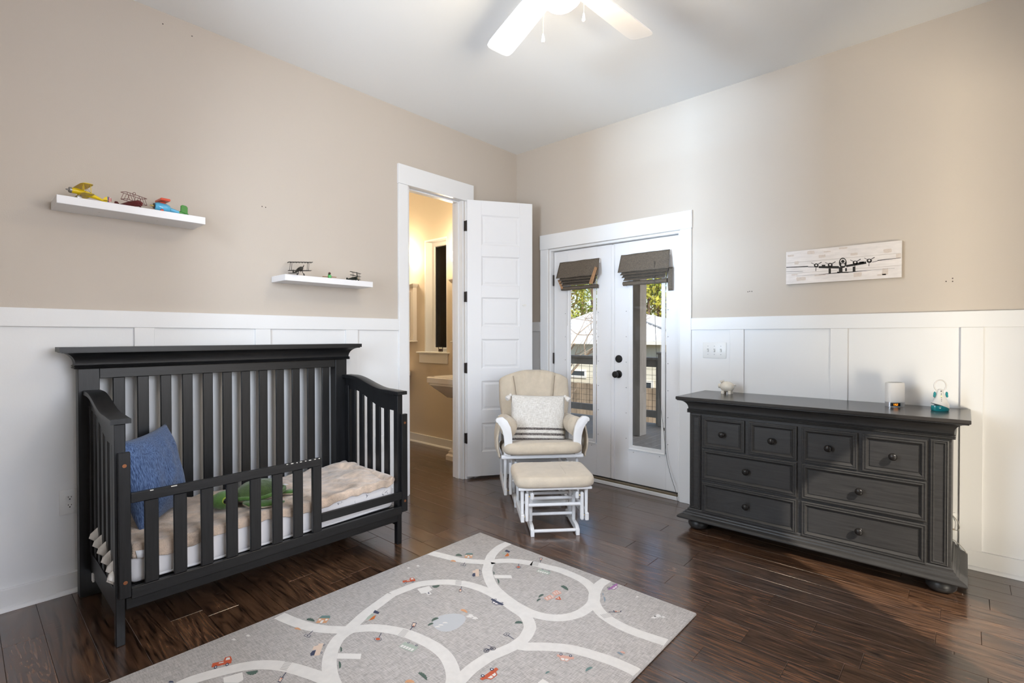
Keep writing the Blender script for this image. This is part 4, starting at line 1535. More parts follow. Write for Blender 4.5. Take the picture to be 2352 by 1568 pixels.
# ================================================================ ceiling fan
FN = (-1.95, -1.985, 0)
FANW = mat('white_fan_enamel', (.80, .79, .77), .4)
BLD = mat('white_fan_blade', (.78, .75, .72), .45)
fan = thing('ceiling_fan', 'white five-blade hugger ceiling fan with lit glass bowl and pull chains', 'ceiling fan', (FN[0], FN[1], 2.67))
OF = (0, 0, 2.67)
MB().lathe([(.075, 3.0475), (.095, 3.03), (.10, 2.99), (.135, 2.965), (.14, 2.90), (.135, 2.865), (.115, 2.855), (.09, 2.85), (.085, 2.80), (.10, 2.79), (.105, 2.775)], (0, 0, 0), 36).build('motor_housing', FANW, fan, OF, smooth=40)
for i in range(5):
    a = radians(68.3) - i * radians(72)
    mb = MB()
    rings = []
    ca, sa = cos(a), sin(a)
    tw = radians(11)

    def bp_(r, wv, dz):
        return (r * ca - wv * cos(tw) * sa, r * sa + wv * cos(tw) * ca, 2.822 + wv * sin(tw) + dz)
    prof = [(.165, .052), (.18, .058), (.30, .063), (.50, .069), (.61, .071), (.645, .066), (.658, .054), (.662, .030)]
    for dz in (0, .006):
        pass
    out = [(r, wv) for r, wv in prof] + [(r, -wv) for r, wv in prof[::-1]]
    mb.prism(out, lambda u, v: bp_(u, v, 0), lambda u, v: bp_(u, v, .006))
    b = mb.build('blade', BLD, fan, OF, smooth=0)
    ir = MB()
    ir.prism([(.10, .018), (.15, .014), (.20, .040), (.225, .040), (.235, 0), (.225, -.040), (.20, -.040), (.15, -.014), (.10, -.018)], lambda u, v: bp_(u, v, .0062), lambda u, v: bp_(u, v, .0105))
    ir.build('blade_iron', FANW, b, OF, smooth=0)
BOWL = mat('frosted_lit_glass', (.95, .9, .8), .3, emit=3.0, ecol=(1, .88, .70))
MB().lathe([(.003, 2.670), (.03, 2.674), (.06, 2.688), (.085, 2.711), (.100, 2.742), (.105, 2.774)], (0, 0, 0), 32).build('glass_bowl', BOWL, fan, OF, smooth=60)
CHN = mat('chain_brass', (.62, .52, .40), .35, metal=.6)
for lat, fw, zb, zt in ((-.080, -.055, 2.535, 2.79), (.098, -.015, 2.648, 2.79)):
    q = CR * lat + CF * fw
    ch = MB().tube([(q.x * .95, q.y * .95, zt), (q.x, q.y, zt - .02), (q.x, q.y, zb)], .0014, 6)
    n = int((zt - zb) / .0075)
    for k_ in range(n):
        ch.ball((q.x, q.y, zb + k_ * .0075), .0021, .0021, .0024, 6, 4)
    c = ch.build('pull_chain', CHN, fan, OF)
    MB().lathe([(.002, zb), (.004, zb - .006), (.0075, zb - .026), (.0075, zb - .034), (.004, zb - .037)], (q.x, q.y, 0), 12).build('chain_fob', mat('white_porcelain', (.78, .75, .70), .2), c, OF, smooth=50)
light('fan_lamp', 'POINT', (FN[0], FN[1], 2.62), 22, (1.0, .84, .62), shadow_soft_size=.10)

# ================================================================ glider chair and ottoman
GW = mat('white_glider_paint', (.80, .80, .80), .35, bump=.03, bs=60)
LIN = mat('beige_glider_fabric', (.60, .52, .41), .9, var=.07, vs=14, bump=.35, bs=240, spec=.15, sheen=.25)
BRS = mat('brass_bolt', (.55, .40, .16), .3, metal=.9)


def gpart(par):
    def f(mb, name, m=GW, p=None, bevel=.003, **k):
        return mb.build(name, m, p or par, bevel=bevel, **k)
    return f


def glider_base(P, half, dpth, zt, rx, mid):
    """fixed base: runners, posts, top rails, cross bars; hung frame: links, posts, bottom bars"""
    for s_ in (-1, 1):
        x = s_ * rx
        rn = MB().prism([(-.01, 0), (.02, 0), (.03, .018), (dpth - .02, .018), (dpth - .01, 0), (dpth + .02, 0), (dpth + .02, .045), (dpth - .01, .058), (.03, .058), (-.01, .040)],
                        lambda u, v: (x - .0115, u, v), lambda u, v: (x + .0115, u, v))
        P(rn, 'base_runner', bevel=.002)
        for y in (dpth * .36, dpth * .72):
            P(B(x - .0105 - s_ * .002, x + .0105 - s_ * .002, y - .02, y + .02, .0585, zt - .048), 'base_post')
        P(B(x - .0115, x + .0115, .0, dpth, zt - .047, zt), 'base_top_rail', bevel=.008)
        for y in (.025, dpth - .03):
            lk = P(MB().bar((s_ * mid, y + .005, zt - .008), (s_ * mid, y, .088), .022, .030, up=(0, 1, 0)), 'swing_link', bevel=.006)
            for z, xa, xb in ((zt - .028, rx, mid), (.118, mid, half)):
                P(MB().tube([(s_ * xa, y, z), (s_ * xb, y, z)], .0038, 8), 'bolt', BRS, lk, bevel=0)
        P(B(s_ * half - .0115, s_ * half + .0115, .0, dpth, .088, .138), 'bottom_bar', bevel=.004)
        for y in (.03, dpth - .03):
            P(MB().tube([(s_ * half, y, .1385), (s_ * half, y, zt + .02)], [.010, .012], 12), 'frame_post', bevel=0)
    for y, z, hw in ((.010, .030, rx), (dpth * .36, zt - .070, rx), (dpth * .72, zt - .075, rx), (dpth * .72, .155, rx), (dpth * .36, .10, rx)):
        P(MB().tube([(-hw + .010, y, z), (hw - .010, y, z)], .0105, 12), 'cross_bar', bevel=0)
    P(MB().tube([(-mid + .010, .03, .190), (mid - .010, .03, .190)], .0115, 12), 'link_bar', bevel=0)


ot = thing('glider_ottoman', 'white gliding ottoman with beige cushion in front of the chair', 'ottoman', (-1.173, -1.366, 0), radians(-42.6))
P = gpart(ot)
glider_base(P, .207, .33, .274, .145, .178)
P(B(-.235, .235, -.015, .012, .2945, .3115), 'seat_rail')
P(B(-.235, .235, .318, .345, .2945, .3115), 'seat_rail')
for s_ in (-1, 1):
    P(B(s_ * .207 - .016, s_ * .207 + .016, .0125, .3175, .2945, .3115), 'seat_side_rail')


def cushion(x0, x1, y0, y1, z0, z1, r, n=22, puff=.01, wr=.003, seed=0, nose=0):
    """boxed cushion with rolled edges: superellipse section, puffed top"""
    cx, cy, cz = (x0 + x1) / 2, (y0 + y1) / 2, (z0 + z1) / 2
    hx, hy, hz = (x1 - x0) / 2, (y1 - y0) / 2, (z1 - z0) / 2
    rings = []
    prof = []
    m = 7
    for i in range(m + 1):
        a = -pi / 2 + pi * i / m
        prof.append((r * (1 - cos(a)), hz * (abs(sin(a)) ** .8) * (1 if a > 0 else -1)))
    N = 64
    ins = [(hx * .55, -hz), ] + prof + [(hx * .25, hz), (hx * .6, hz)]
    for k_, (ii, zz_) in enumerate(ins):
        ring = []
        for q in range(N):
            t = 2 * pi * q / N
            e = .28
            ax = abs(cos(t)) ** e * (1 if cos(t) >= 0 else -1)
            ay = abs(sin(t)) ** e * (1 if sin(t) >= 0 else -1)
            sx, sy = max(hx - ii, .01), max(hy - ii * hy / hx if ii > r else hy - ii, .01)
            x, y = cx + ax * sx, cy + ay * sy
            f = (1 - abs((x - cx) / hx) ** 3) * (1 - abs((y - cy) / hy) ** 3)
            z = cz + zz_ + (puff * f if zz_ > 0 else 0) + wr * nz(x * 9 + seed, y * 9, zz_ * 20)
            ring.append((x, y, z))
        rings.append(ring)
    return MB().loft(rings)


ob = P(cushion(-.258, .258, -.045, .375, .3118, .379, .022, puff=.008), 'cushion', LIN, bevel=0, smooth=180)
mbs = MB().tube([(.075, .0 + .33 * t / 10, .3795 + .0072 * sin(pi * t / 10) ** .5) for t in range(1, 10)], .0014, 6)
P(mbs, 'seam', LIN, ob, bevel=0)

gl = thing('glider_chair', 'white gliding nursery chair with beige cushions beside the open bathroom door', 'chair', (-.800, -.960, 0), radians(-42.6))
P = gpart(gl)
glider_base(P, .270, .48, .335, .195, .232)
P(B(-.305, .305, -.045, -.012, .366, .396), 'front_rail', bevel=.010, seg=3)
P(B(-.300, .300, .46, .49, .316, .346), 'rear_rail')
for s_ in (-1, 1):
    P(B(s_ * .27 - .017, s_ * .27 + .017, -.0115, .4595, .366, .394), 'side_rail')
P(cushion(-.298, .298, -.115, .400, .3965, .480, .036, puff=.010, wr=.004, seed=3).xf(Matrix.Translation((0, -.06, .405)) @ Matrix.Rotation(radians(-7.5), 4, 'X') @ Matrix.Translation((0, .06, -.400))), 'seat_cushion', LIN, bevel=0, smooth=180)
# arms: scrolled front board, top rail, padded sleeve and hanging pocket
for s_ in (-1, 1):
    cl = [(.262, .397), (.258, .44), (.255, .49), (.258, .54), (.268, .59), (.288, .630), (.312, .652), (.326, .656)]
    wd = [.026, .027, .029, .031, .033, .033, .030, .020]
    lft, rgt = [], []
    for i, (x, z) in enumerate(cl):
        a = Vector(cl[max(i - 1, 0)])
        b = Vector(cl[min(i + 1, len(cl) - 1)])
        d = (b - a).normalized()
        nn = Vector((-d.y, d.x))
        lft.append((x + nn.x * wd[i], z + nn.y * wd[i]))
        rgt.append((x - nn.x * wd[i], z - nn.y * wd[i]))
    end = [(.340, .668), (.347, .655), (.343, .638)]
    pl = lft + end + rgt[::-1]
    P(MB().prism([(s_ * u, v) for u, v in pl], lambda u, v: (u, -.060, v), lambda u, v: (u, -.030, v)), 'arm_front', bevel=.004, seg=2)
    P(B(s_ * .245, s_ * .300, -.029, .40, .600, .622), 'arm_rail', bevel=.004)
    P(B(s_ * .262 - .016, s_ * .262 + .016, .36, .40, .396, .600), 'arm_rear_post')
    rings = []
    for i in range(15):
        t = i / 14
        y = -.026 + t * .40
        top = .668 - .030 * t + .006 * nz(t * 6, s_)
        ring = []
        for k_ in range(18):
            a = 2 * pi * k_ / 18
            cxr, czr = (.250 + .006 * nz(t * 4, 2 + s_)), (top + .520) / 2
            ring.append((s_ * (cxr + .062 * cos(a) * (1 + .10 * sin(a))), y, czr + (top - .520) / 2 * sin(a) * (1 + .05 * nz(a * 2, t * 5, s_))))
        rings.append(ring)
    sl_ = P(MB().loft(rings), 'arm_sleeve', LIN, bevel=0, smooth=180)

    def pocket(u, v):
        y = -.005 + u * .33
        z = .60 - v * (.235 + .02 * nz(u * 5, s_ * 2))
        x = .318 + .018 * sin(pi * v) + .010 * nz(u * 7, v * 4, s_ * 3) * v + .006 * sin(u * 25) * v
        return (s_ * x, y, z)
    pk = P(MB().grid(24, 16, pocket), 'side_pocket', LIN, sl_, bevel=0, smooth=180, fix=False)
    pk.modifiers.new('thick', 'SOLIDIFY').thickness = .012
# reclined back
BT = radians(13)
Mb = Matrix.Translation((0, .345, .435)) @ Matrix.Rotation(-BT, 4, 'X')


def back_outline(v):
    """half width at height v 0..1"""
    w_ = .245 + .045 * sm(v / .6)
    if v > .8:
        w_ -= .115 * ((v - .8) / .2) ** 2.6
    return w_


def back_mesh(sgn):
    def fn(u, v):
        a = 2 * u - 1
        hw = back_outline(v)
        x = a * hw
        z = v * .565
        if v > .86:
            z -= .030 * abs(a) ** 3 * (v - .86) / .14
        th = .055 * (1 - abs(a) ** 4) ** .5 * (1 - abs(2 * v - 1) ** 6) ** .5
        cw = .105 + .075 * v
        cr_ = math.exp(-((abs(x) - cw) / .014) ** 2)
        th *= 1 - .55 * cr_ * (1 if sgn < 0 else 0)
        if sgn < 0:
            th += .007 * math.sin(x * 95 + 2 * nz(v * 3, x * 9)) * sm((v - .72) / .25) * (1 - abs(a) ** 4) + .005 * nz(x * 14, v * 8, 5)
        e = max(abs(a), abs(2 * v - 1))
        if e >= .9999:
            th = 0
        return (x, sgn * th, z)
    return fn


bk = MB().grid(44, 36, back_mesh(-1))
bk.grid(44, 36, back_mesh(1))
bk.xf(Mb)
bko = P(bk, 'back_cushion', LIN, bevel=0, smooth=180)
weld(bko, .0008)
for s_ in (-1, 1):
    pts = []
    for i in range(19):
        v = .38 + .52 * i / 18
        cw = .105 + .075 * v
        hw = back_outline(v)
        a = cw / hw
        th = .055 * (1 - a ** 4) ** .5 * (1 - abs(2 * v - 1) ** 6) ** .5 * .62
        pts.append(Mb @ Vector((s_ * cw, -th, v * .565)))
    P(MB().tube(pts, .0035, 6), 'piping', mat('taupe_piping', (.36, .30, .23), .9), bko, bevel=0, smooth=180)
frm = MB()
for x in (-.22, -.11, 0, .11, .22):
    frm.box(x - .014, x + .014, .058, .074, -.04, .46)
frm.box(-.26, .26, .056, .078, .46, .50).box(-.26, .26, .056, .078, -.045, -.01)
P(frm.xf(Mb), 'back_frame', GW)


# striped lumbar pillow with tassels on the chair
def stripe_mat():
    m = weave('cream_woven_stripe', (.56, .53, .48), (.82, .80, .76), 260, .95, .8, ax=('X', 'Z'))
    n = m.node_tree
    L = n.links
    b = _p(m)
    src = b.inputs['Base Color'].links[0].from_socket
    tc = n.nodes.new('ShaderNodeTexCoord')
    sp = n.nodes.new('ShaderNodeSeparateXYZ')
    L.new(tc.outputs['Object'], sp.inputs[0])
    fac = None
    for zc in (-.079, -.119, -.156):
        a = n.nodes.new('ShaderNodeMath')
        a.operation = 'COMPARE'
        a.inputs[1].default_value = zc
        a.inputs[2].default_value = .0085
        L.new(sp.outputs['Z'], a.inputs[0])
        if fac is None:
            fac = a.outputs[0]
        else:
            mxx = n.nodes.new('ShaderNodeMath')
            mxx.operation = 'MAXIMUM'
            L.new(fac, mxx.inputs[0])
            L.new(a.outputs[0], mxx.inputs[1])
            fac = mxx.outputs[0]
    no = n.nodes.new('ShaderNodeTexNoise')
    no.inputs['Scale'].default_value = 240
    L.new(tc.outputs['Object'], no.inputs[0])
    mr = n.nodes.new('ShaderNodeMapRange')
    mr.inputs[1].default_value = .42
    mr.inputs[2].default_value = .62
    L.new(no.outputs[0], mr.inputs[0])
    dk = n.nodes.new('ShaderNodeMix')
    dk.data_type = 'RGBA'
    dk.inputs[6].default_value = (.05, .043, .042, 1)
    dk.inputs[7].default_value = (.30, .27, .25, 1)
    L.new(mr.outputs[0], dk.inputs[0])
    mx = n.nodes.new('ShaderNodeMix')
    mx.data_type = 'RGBA'
    L.new(fac, mx.inputs[0])
    L.new(src, mx.inputs[6])
    L.new(dk.outputs[2], mx.inputs[7])
    L.new(mx.outputs[2], b.inputs['Base Color'])
    return m


lp = thing('striped_pillow', 'cream woven pillow with three dark stripes and corner tassels on glider chair', 'pillow', (0, 0, 0))
pm = pillow_mesh(.430, .375, .13, 30, .04, 9, .006).build('cover', stripe_mat(), lp, smooth=180)
weld(pm, .0008)
for x in (-1, 1):
    for z in (-1, 1):
        mbt = MB()
        tassel(mbt, (x * .212, -.005, z * .182), (x * .7, -.5, -.75 if z > 0 else -.2), .055, .021)
        mbt.ball((x * .216, -.008, z * .180), .012, .012, .012, 10, 7)
        mbt.build('tassel', WOOL, lp, smooth=60)
ch = gl.matrix_basis
lp.matrix_world = Matrix.Translation((-.800, -.960, 0)) @ Matrix.Rotation(radians(-42.6), 4, 'Z') @ Matrix.Translation((-.006, .172, .622)) @ Matrix.Rotation(radians(-15), 4, 'X') @ Matrix.Rotation(radians(2), 4, 'Y')

# ================================================================ play mat
MATC = weave('grey_woven_print', (.34, .32, .305), (.56, .535, .515), 300, .62, .15, sheen=0)
MZ = .0125
pmx = thing('play_mat', 'grey padded play mat printed with white roads, cars and houses', 'mat', (-2.47, -1.694, 0))
OM = (-2.47, -1.694, 0)
B(-3.468, -1.472, -2.394, -.994, .0006, MZ).build('pad', MATC, pmx, OM, bevel=.005, seg=3)
cA = lambda x, y: (900 + x / 6.533, 1220 + y / 6.533)
cB = lambda x, y: (1200 + x / 5.88, 1280 + y / 5.88)
cC = lambda x, y: (1040 + x / 5.345, 1420 + y / 5.345)
cD = lambda x, y: (640 + x / 5.88, 1400 + y / 5.88)
cE = lambda x, y: (220 + x / 3.178, 1380 + y / 3.178)
cG = lambda x, y: (900 + x / 3.267, 1200 + y / 3.267)
MXN = (-3.466, -1.475, -2.391, -.997)


def fl(p):
    q = pix(p[0], p[1], 2, MZ)
    return Vector((min(max(q.x, MXN[0]), MXN[1]), min(max(q.y, MXN[2]), MXN[3])))


PR = {k_: mat('print_' + k_, c, .6) for k_, c in dict(white=(.72, .70, .67), navy=(.045, .055, .10), red=(.50, .095, .04), orange=(.62, .33, .18), pink=(.62, .36, .29), green=(.075, .12, .10), teal=(.13, .22, .21),
      sage=(.38, .44, .38), peach=(.66, .52, .42), purple=(.33, .14, .33), pond=(.50, .52, .54), grey=(.42, .40, .385), blue=(.22, .28, .33), rust=(.55, .15, .03)).items()}
ROAD = mat('print_road', (.70, .68, .65), .6, var=.05, vs=30)


def road(pts, width=.054, z=MZ + .0003, name='road', m=ROAD):
    P = spline([(*fl(p), 0) for p in pts], 7)
    Lf, Rt = [], []
    for i, p in enumerate(P):
        d = (P[min(i + 1, len(P) - 1)] - P[max(i - 1, 0)]).normalized()
        nn = Vector((-d.y, d.x, 0))
        for lst, s_ in ((Lf, 1), (Rt, -1)):
            q = p + nn * s_ * width / 2
            lst.append((min(max(q.x, MXN[0]), MXN[1]), min(max(q.y, MXN[2]), MXN[3]), z))
    n = len(P)
    MB().add(Lf + Rt, [(i, i + n, i + n + 1, i + 1) for i in range(n - 1)]).build(name, m, pmx, OM, smooth=0, fix=False)


ring_b = [cA(1480, 460), cA(1600, 445), cA(1750, 440), cA(1900, 450), cA(2110, 480), cB(140, 80), cB(300, 120), cB(500, 170), cB(700, 250), cB(850, 330), cB(950, 430), cB(975, 530), cB(930, 640), cB(800, 740), cB(650, 795),
          cB(480, 815), cB(300, 800), cB(120, 750), cA(1900, 1130), cA(1760, 1040), cA(1640, 945), cA(1540, 850), cA(1480, 760), cA(1440, 650), cA(1430, 580), cA(1450, 510), cA(1490, 462)]
ring_a = [cA(0, 945), cA(200, 865), cA(400, 795), cA(600, 768), cA(800, 760), cA(1000, 772), cA(1200, 812), cA(1400, 882), cA(1560, 965), cA(1700, 1055), cA(1830, 1150), (1206, 1414), (1217, 1436), cC(925, 170), cC(870, 250),
          cC(770, 325), cC(640, 388), cC(480, 455), cC(330, 545), cC(200, 645), cC(100, 745), (1046, 1572), (1038, 1600)]
for i, pts in enumerate([[cA(540, 305), cA(800, 375), cA(1000, 425), cA(1200, 450), cA(1380, 458), cA(1490, 462)], [cA(1790, 155), cA(1620, 240), cA(1510, 340), cA(1465, 430), cA(1445, 510)], ring_b, ring_a,
            [cC(800, 330), cC(900, 345), cC(1000, 345), cC(1150, 347), cC(1400, 367), cC(1600, 410), cC(1800, 470), cC(2000, 540), cC(2200, 630), cC(2310, 690)],
            [cB(1150, 290), cB(1040, 370), cB(990, 450), cB(965, 540), cB(985, 640), cB(1060, 745), cB(1150, 820), cB(1300, 910), cB(1500, 1000), cB(1700, 1070), cB(1980, 1165)],
            [cD(10, 80), cD(200, 160), cD(400, 225), cD(600, 260), cD(800, 272), cD(950, 270)], [cD(900, 300), cD(1000, 215), cD(1100, 120), cD(1180, 50), cD(1270, -20), cA(0, 945)],
            [cD(930, 290), cD(1030, 262), cD(1150, 250), cD(1300, 245), cD(1500, 268), cD(1700, 312), cD(1900, 390), cD(2100, 495), cD(2250, 620), cD(2330, 760), cD(2360, 900), cD(2350, 1000), (1034, 1600)],
            [cD(960, 280), cD(880, 330), cD(800, 400), cD(730, 520), cD(690, 650), cD(685, 780), cD(705, 900), cD(740, 1000), (780, 1600)],
            [(380, 1590), cE(680, 585), cE(900, 520), cE(1100, 475), cE(1250, 465), cE(1400, 482), cE(1550, 525), cE(1680, 575), (770, 1580)]]):
    road(pts, z=MZ + .0003 + .00003 * i)


def poly(pts3, name, m, par=None):
    return MB().add(pts3, [tuple(range(len(pts3)))]).build(name, m, par or pmx, OM, smooth=0, fix=False)


def flat(pxs, name, m, z=.0008, par=None):
    return poly([(*fl(p), MZ + z) for p in pxs], name, m, par)


def zebra(p0, p1, p2, p3):
    """crosswalk: p0->p1 along one side of the road, p3->p2 the other"""
    P4 = [fl(p) for p in (p0, p1, p2, p3)]
    r = poly([(*p, MZ + .0009) for p in P4], 'crosswalk', ROAD)
    n = 6
    for i in range(n):
        a, b = (i + .1) / n, (i + .55) / n
        q = [P4[0].lerp(P4[3], a), P4[0].lerp(P4[3], b), P4[1].lerp(P4[2], b), P4[1].lerp(P4[2], a)]
        poly([(*p, MZ + .0012) for p in q], 'crosswalk_stripe', PR['grey'], r)


zebra(cA(960, 735), cA(1050, 740), cA(1040, 812), cA(950, 805))
zebra(cA(2120, 450), cA(2210, 465), cA(2190, 525), cA(2100, 512))
zebra(cB(1045, 775), cB(1110, 825), cB(1215, 800), cB(1165, 750))
zebra(cD(1680, 262), cD(1760, 285), cD(1690, 375), cD(1600, 350))
zebra(cD(85, 700), cD(180, 715), cD(100, 830), cD(10, 815))
for q in ([cA(1525, 655), cA(1790, 658), cA(1805, 705), cA(1545, 703)], [cD(800, 588), cD(1118, 595), cD(1105, 668), cD(785, 662)]):
    flat(q, 'jetty', PR['white'])


def decal(name, p0, p1, top, base, details, m):
    """base and details are 2d polygons in units of |p1-p0| with the p0->p1 line as u axis, v towards top"""
    a, b, t = fl(p0), fl(p1), fl(top)
    d = b - a
    ln = d.length
    d = d / ln
    nn = Vector((-d.y, d.x))
    if (t - a).dot(nn) < 0:
        nn = -nn
    hgt = abs((t - a).dot(nn)) / ln

    def P3(pl, z):
        return [(*(a + d * (u * ln) + nn * (v * hgt * ln)), MZ + z) for u, v in pl]
    r = poly(P3(base, .0008), name, PR[m])
    for i, (nm, pl, mm) in enumerate(details):
        poly(P3(pl, .0011 + .0001 * i), nm, PR[mm], r)
    return r


def dsc(u, v, r, k=1.0, n=10):
    return [(u + r * cos(2 * pi * i / n), v + r * k * sin(2 * pi * i / n)) for i in range(n)]


def car(p0, p1, top, m):
    body = [(0, .2), (.02, .5), (.18, .58), (.30, .98), (.68, .98), (.80, .60), (1, .52), (1, .2)]
    decal('car_print', p0, p1, top, body, [('window_print', [(.26, .62), (.34, .90), (.48, .90), (.48, .62)], 'white'), ('window_print', [(.52, .62), (.52, .90), (.65, .90), (.73, .62)], 'white'),
          ('wheel_print', dsc(.22, .12, .085, 2.2), 'navy'), ('hub_print', dsc(.22, .12, .04, 2.2), 'white'), ('wheel_print', dsc(.78, .12, .085, 2.2), 'navy'), ('hub_print', dsc(.78, .12, .04, 2.2), 'white')], m)


def truck(p0, p1, top, m):
    body = [(0, .2), (0, .62), (.55, .62), (.6, .98), (.88, .98), (1, .6), (1, .2)]
    decal('truck_print', p0, p1, top, body, [('window_print', [(.66, .62), (.68, .88), (.84, .88), (.90, .62)], 'white'), ('stripe_print', [(.34, .42), (.34, .52), (.58, .52), (.58, .42)], 'white'),
          ('wheel_print', dsc(.22, .12, .08, 2.2), 'navy'), ('hub_print', dsc(.22, .12, .035, 2.2), 'white'), ('wheel_print', dsc(.80, .12, .08, 2.2), 'navy'), ('hub_print', dsc(.80, .12, .035, 2.2), 'white')], m)


def bus(p0, p1, top, m='sage'):
    decal('bus_print', p0, p1, top, [(0, .18), (0, 1), (1, 1), (1, .18)], [('window_print', [(.06 + i * .18, .60), (.06 + i * .18, .92), (.19 + i * .18, .92), (.19 + i * .18, .60)], 'white') for i in range(5)] +
          [('wheel_print', dsc(.25, .12, .07, 1.6), 'navy'), ('hub_print', dsc(.25, .12, .03, 1.6), 'white'), ('wheel_print', dsc(.8, .12, .07, 1.6), 'navy'), ('hub_print', dsc(.8, .12, .03, 1.6), 'white')], m)


truck(cA(165, 785), cA(355, 762), cA(270, 700), 'red')
truck(cE(840, 500), cE(985, 468), cE(920, 415), 'red')
car(cA(1700, 1090), cA(1525, 1000), cA(1570, 1110), 'navy')
car(cC(310, 730), cC(510, 590), cC(490, 740), 'red')
car(cC(1285, 425), cC(1495, 460), cC(1370, 525), 'pink')
car(cB(1130, 425), cB(1250, 345), cB(1270, 415), 'purple')
bus(cD(1720, 420), cD(1910, 490), cD(1770, 560))
bus(cB(240, 145), cB(400, 190), cB(310, 225))
for q in ((cD(585, 612), cD(640, 450), cD(440, 560)), (cA(1335, 675), cA(1330, 565), cA(1205, 640))):
    decal('dump_truck_print', *q, [(0, .2), (0, .62), (.5, .62), (.5, .95), (.8, .95), (.85, .6), (1, .6), (1, .2)], [('load_print', [(.05, .64), (.0, .9), (.2, 1.0), (.42, .9), (.46, .64)], 'navy'),
          ('wheel_print', dsc(.2, .1, .08, .9), 'navy'), ('hub_print', dsc(.2, .1, .035, .9), 'white'), ('wheel_print', dsc(.82, .1, .08, .9), 'navy'), ('hub_print', dsc(.82, .1, .035, .9), 'white')], 'peach')
for q in ((cD(500, 180), cD(640, 182), cD(610, 75)), (cA(1090, 398), cA(1205, 398), cA(1160, 325))):
    decal('house_print', *q, [(0, 0), (0, .62), (1, .62), (1, 0)], [('roof_print', [(-.05, .6), (.12, .95), (.9, .95), (1.08, .6)], 'teal'), ('door_print', [(.38, 0), (.38, .35), (.62, .35), (.62, 0)], 'white'),
          ('window_print', [(.08, .3), (.08, .52), (.28, .52), (.28, .3)], 'white'), ('window_print', [(.72, .3), (.72, .52), (.92, .52), (.92, .3)], 'white')], 'orange')
h = flat([cA(380, 865), cA(560, 820), cA(610, 880), cA(560, 900), cA(600, 940), cA(545, 955), cA(510, 925), cA(440, 937)], 'hospital_print', PR['white'])
flat([cA(535, 922), cA(568, 925), cA(568, 933), cA(535, 930)], 'cross_print', PR['navy'], .0011, h)
flat([cA(547, 910), cA(556, 910), cA(556, 942), cA(547, 942)], 'cross_print', PR['navy'], .0012, h)
flat([cE(930, 560), cE(1070, 520), cE(1078, 575), cE(1040, 598), cE(935, 598)], 'hospital_print', PR['white'])
h = flat([cB(285, 550), cB(335, 582), cB(430, 545), cB(440, 525), cB(365, 505)], 'hotel_print', PR['pink'])
for i in range(3):
    for j in range(2):
        u, v = 310 + i * 38 + j * 12, 548 - i * 13 + j * 14
        flat([cB(u, v), cB(u + 12, v + 6), cB(u + 26, v), cB(u + 14, v - 6)], 'window_print', PR['white'], .0011, h)
h = flat([cB(395, 480), cB(440, 520), cB(530, 485), cB(515, 455), cB(450, 440)], 'hotel_print', PR['pink'])
for i in range(3):
    for j in range(2):
        u, v = 415 + i * 32 + j * 14, 478 - i * 10 + j * 14
        flat([cB(u, v), cB(u + 12, v + 6), cB(u + 24, v), cB(u + 12, v - 6)], 'window_print', PR['white'], .0011, h)
flat([cB(440, 565), cB(525, 572), cB(500, 525)], 'roof_print', PR['red'])
flat([cB(462, 556), cB(500, 560), cB(490, 540)], 'roof_print', PR['peach'], .0011)
pd = flat([cG(430 + 122 * cos(a) - 12 * sin(2 * a), 750 - 18 * cos(a) + 66 * sin(a)) for a in (2 * pi * i / 28 for i in range(28))], 'pond_print', PR['pond'], .0005)
for u, v in ((400, 755), (368, 772), (342, 785)):
    flat([cG(u + 20 * cos(a), v + 9 * sin(a)) for a in (pi * i / 8 + pi for i in range(9))], 'wave_print', PR['white'], .0009, pd)
for q, m in (([cA(1690, 378), cA(1755, 372), cA(1758, 345), cA(1735, 325)], 'rust'), ([cD(1215, 148), cD(1290, 125), cD(1315, 70), cD(1270, 95)], 'rust')):
    flat(q, 'tractor_print', PR[m])
for q in ([cA(1690, 300), cA(1760, 318), cA(1775, 300), cA(1720, 275)], [cD(1275, 40), cD(1345, 60), cD(1365, 35), cD(1300, 5)]):
    flat(q, 'tractor_cab_print', PR['navy'])
for q in ([cA(1640, 330), cA(1690, 345), cA(1720, 330), cA(1690, 308)], [cD(1170, 140), cD(1215, 130), cD(1290, 70), cD(1260, 50), cD(1200, 100)]):
    flat(q, 'trailer_print', PR['sage'])


def bush(f, u, v, s_, a=0.0, m='green'):
    pts = []
    for i in range(14):
        t = pi * i / 13
        r = s_ * (1 + .18 * (i % 2))
        x, y = r * cos(t), -.62 * r * sin(t)
        pts.append(f(u + x * cos(a) - y * sin(a), v + x * sin(a) + y * cos(a)))
    flat(pts, 'bush_print', PR[m])


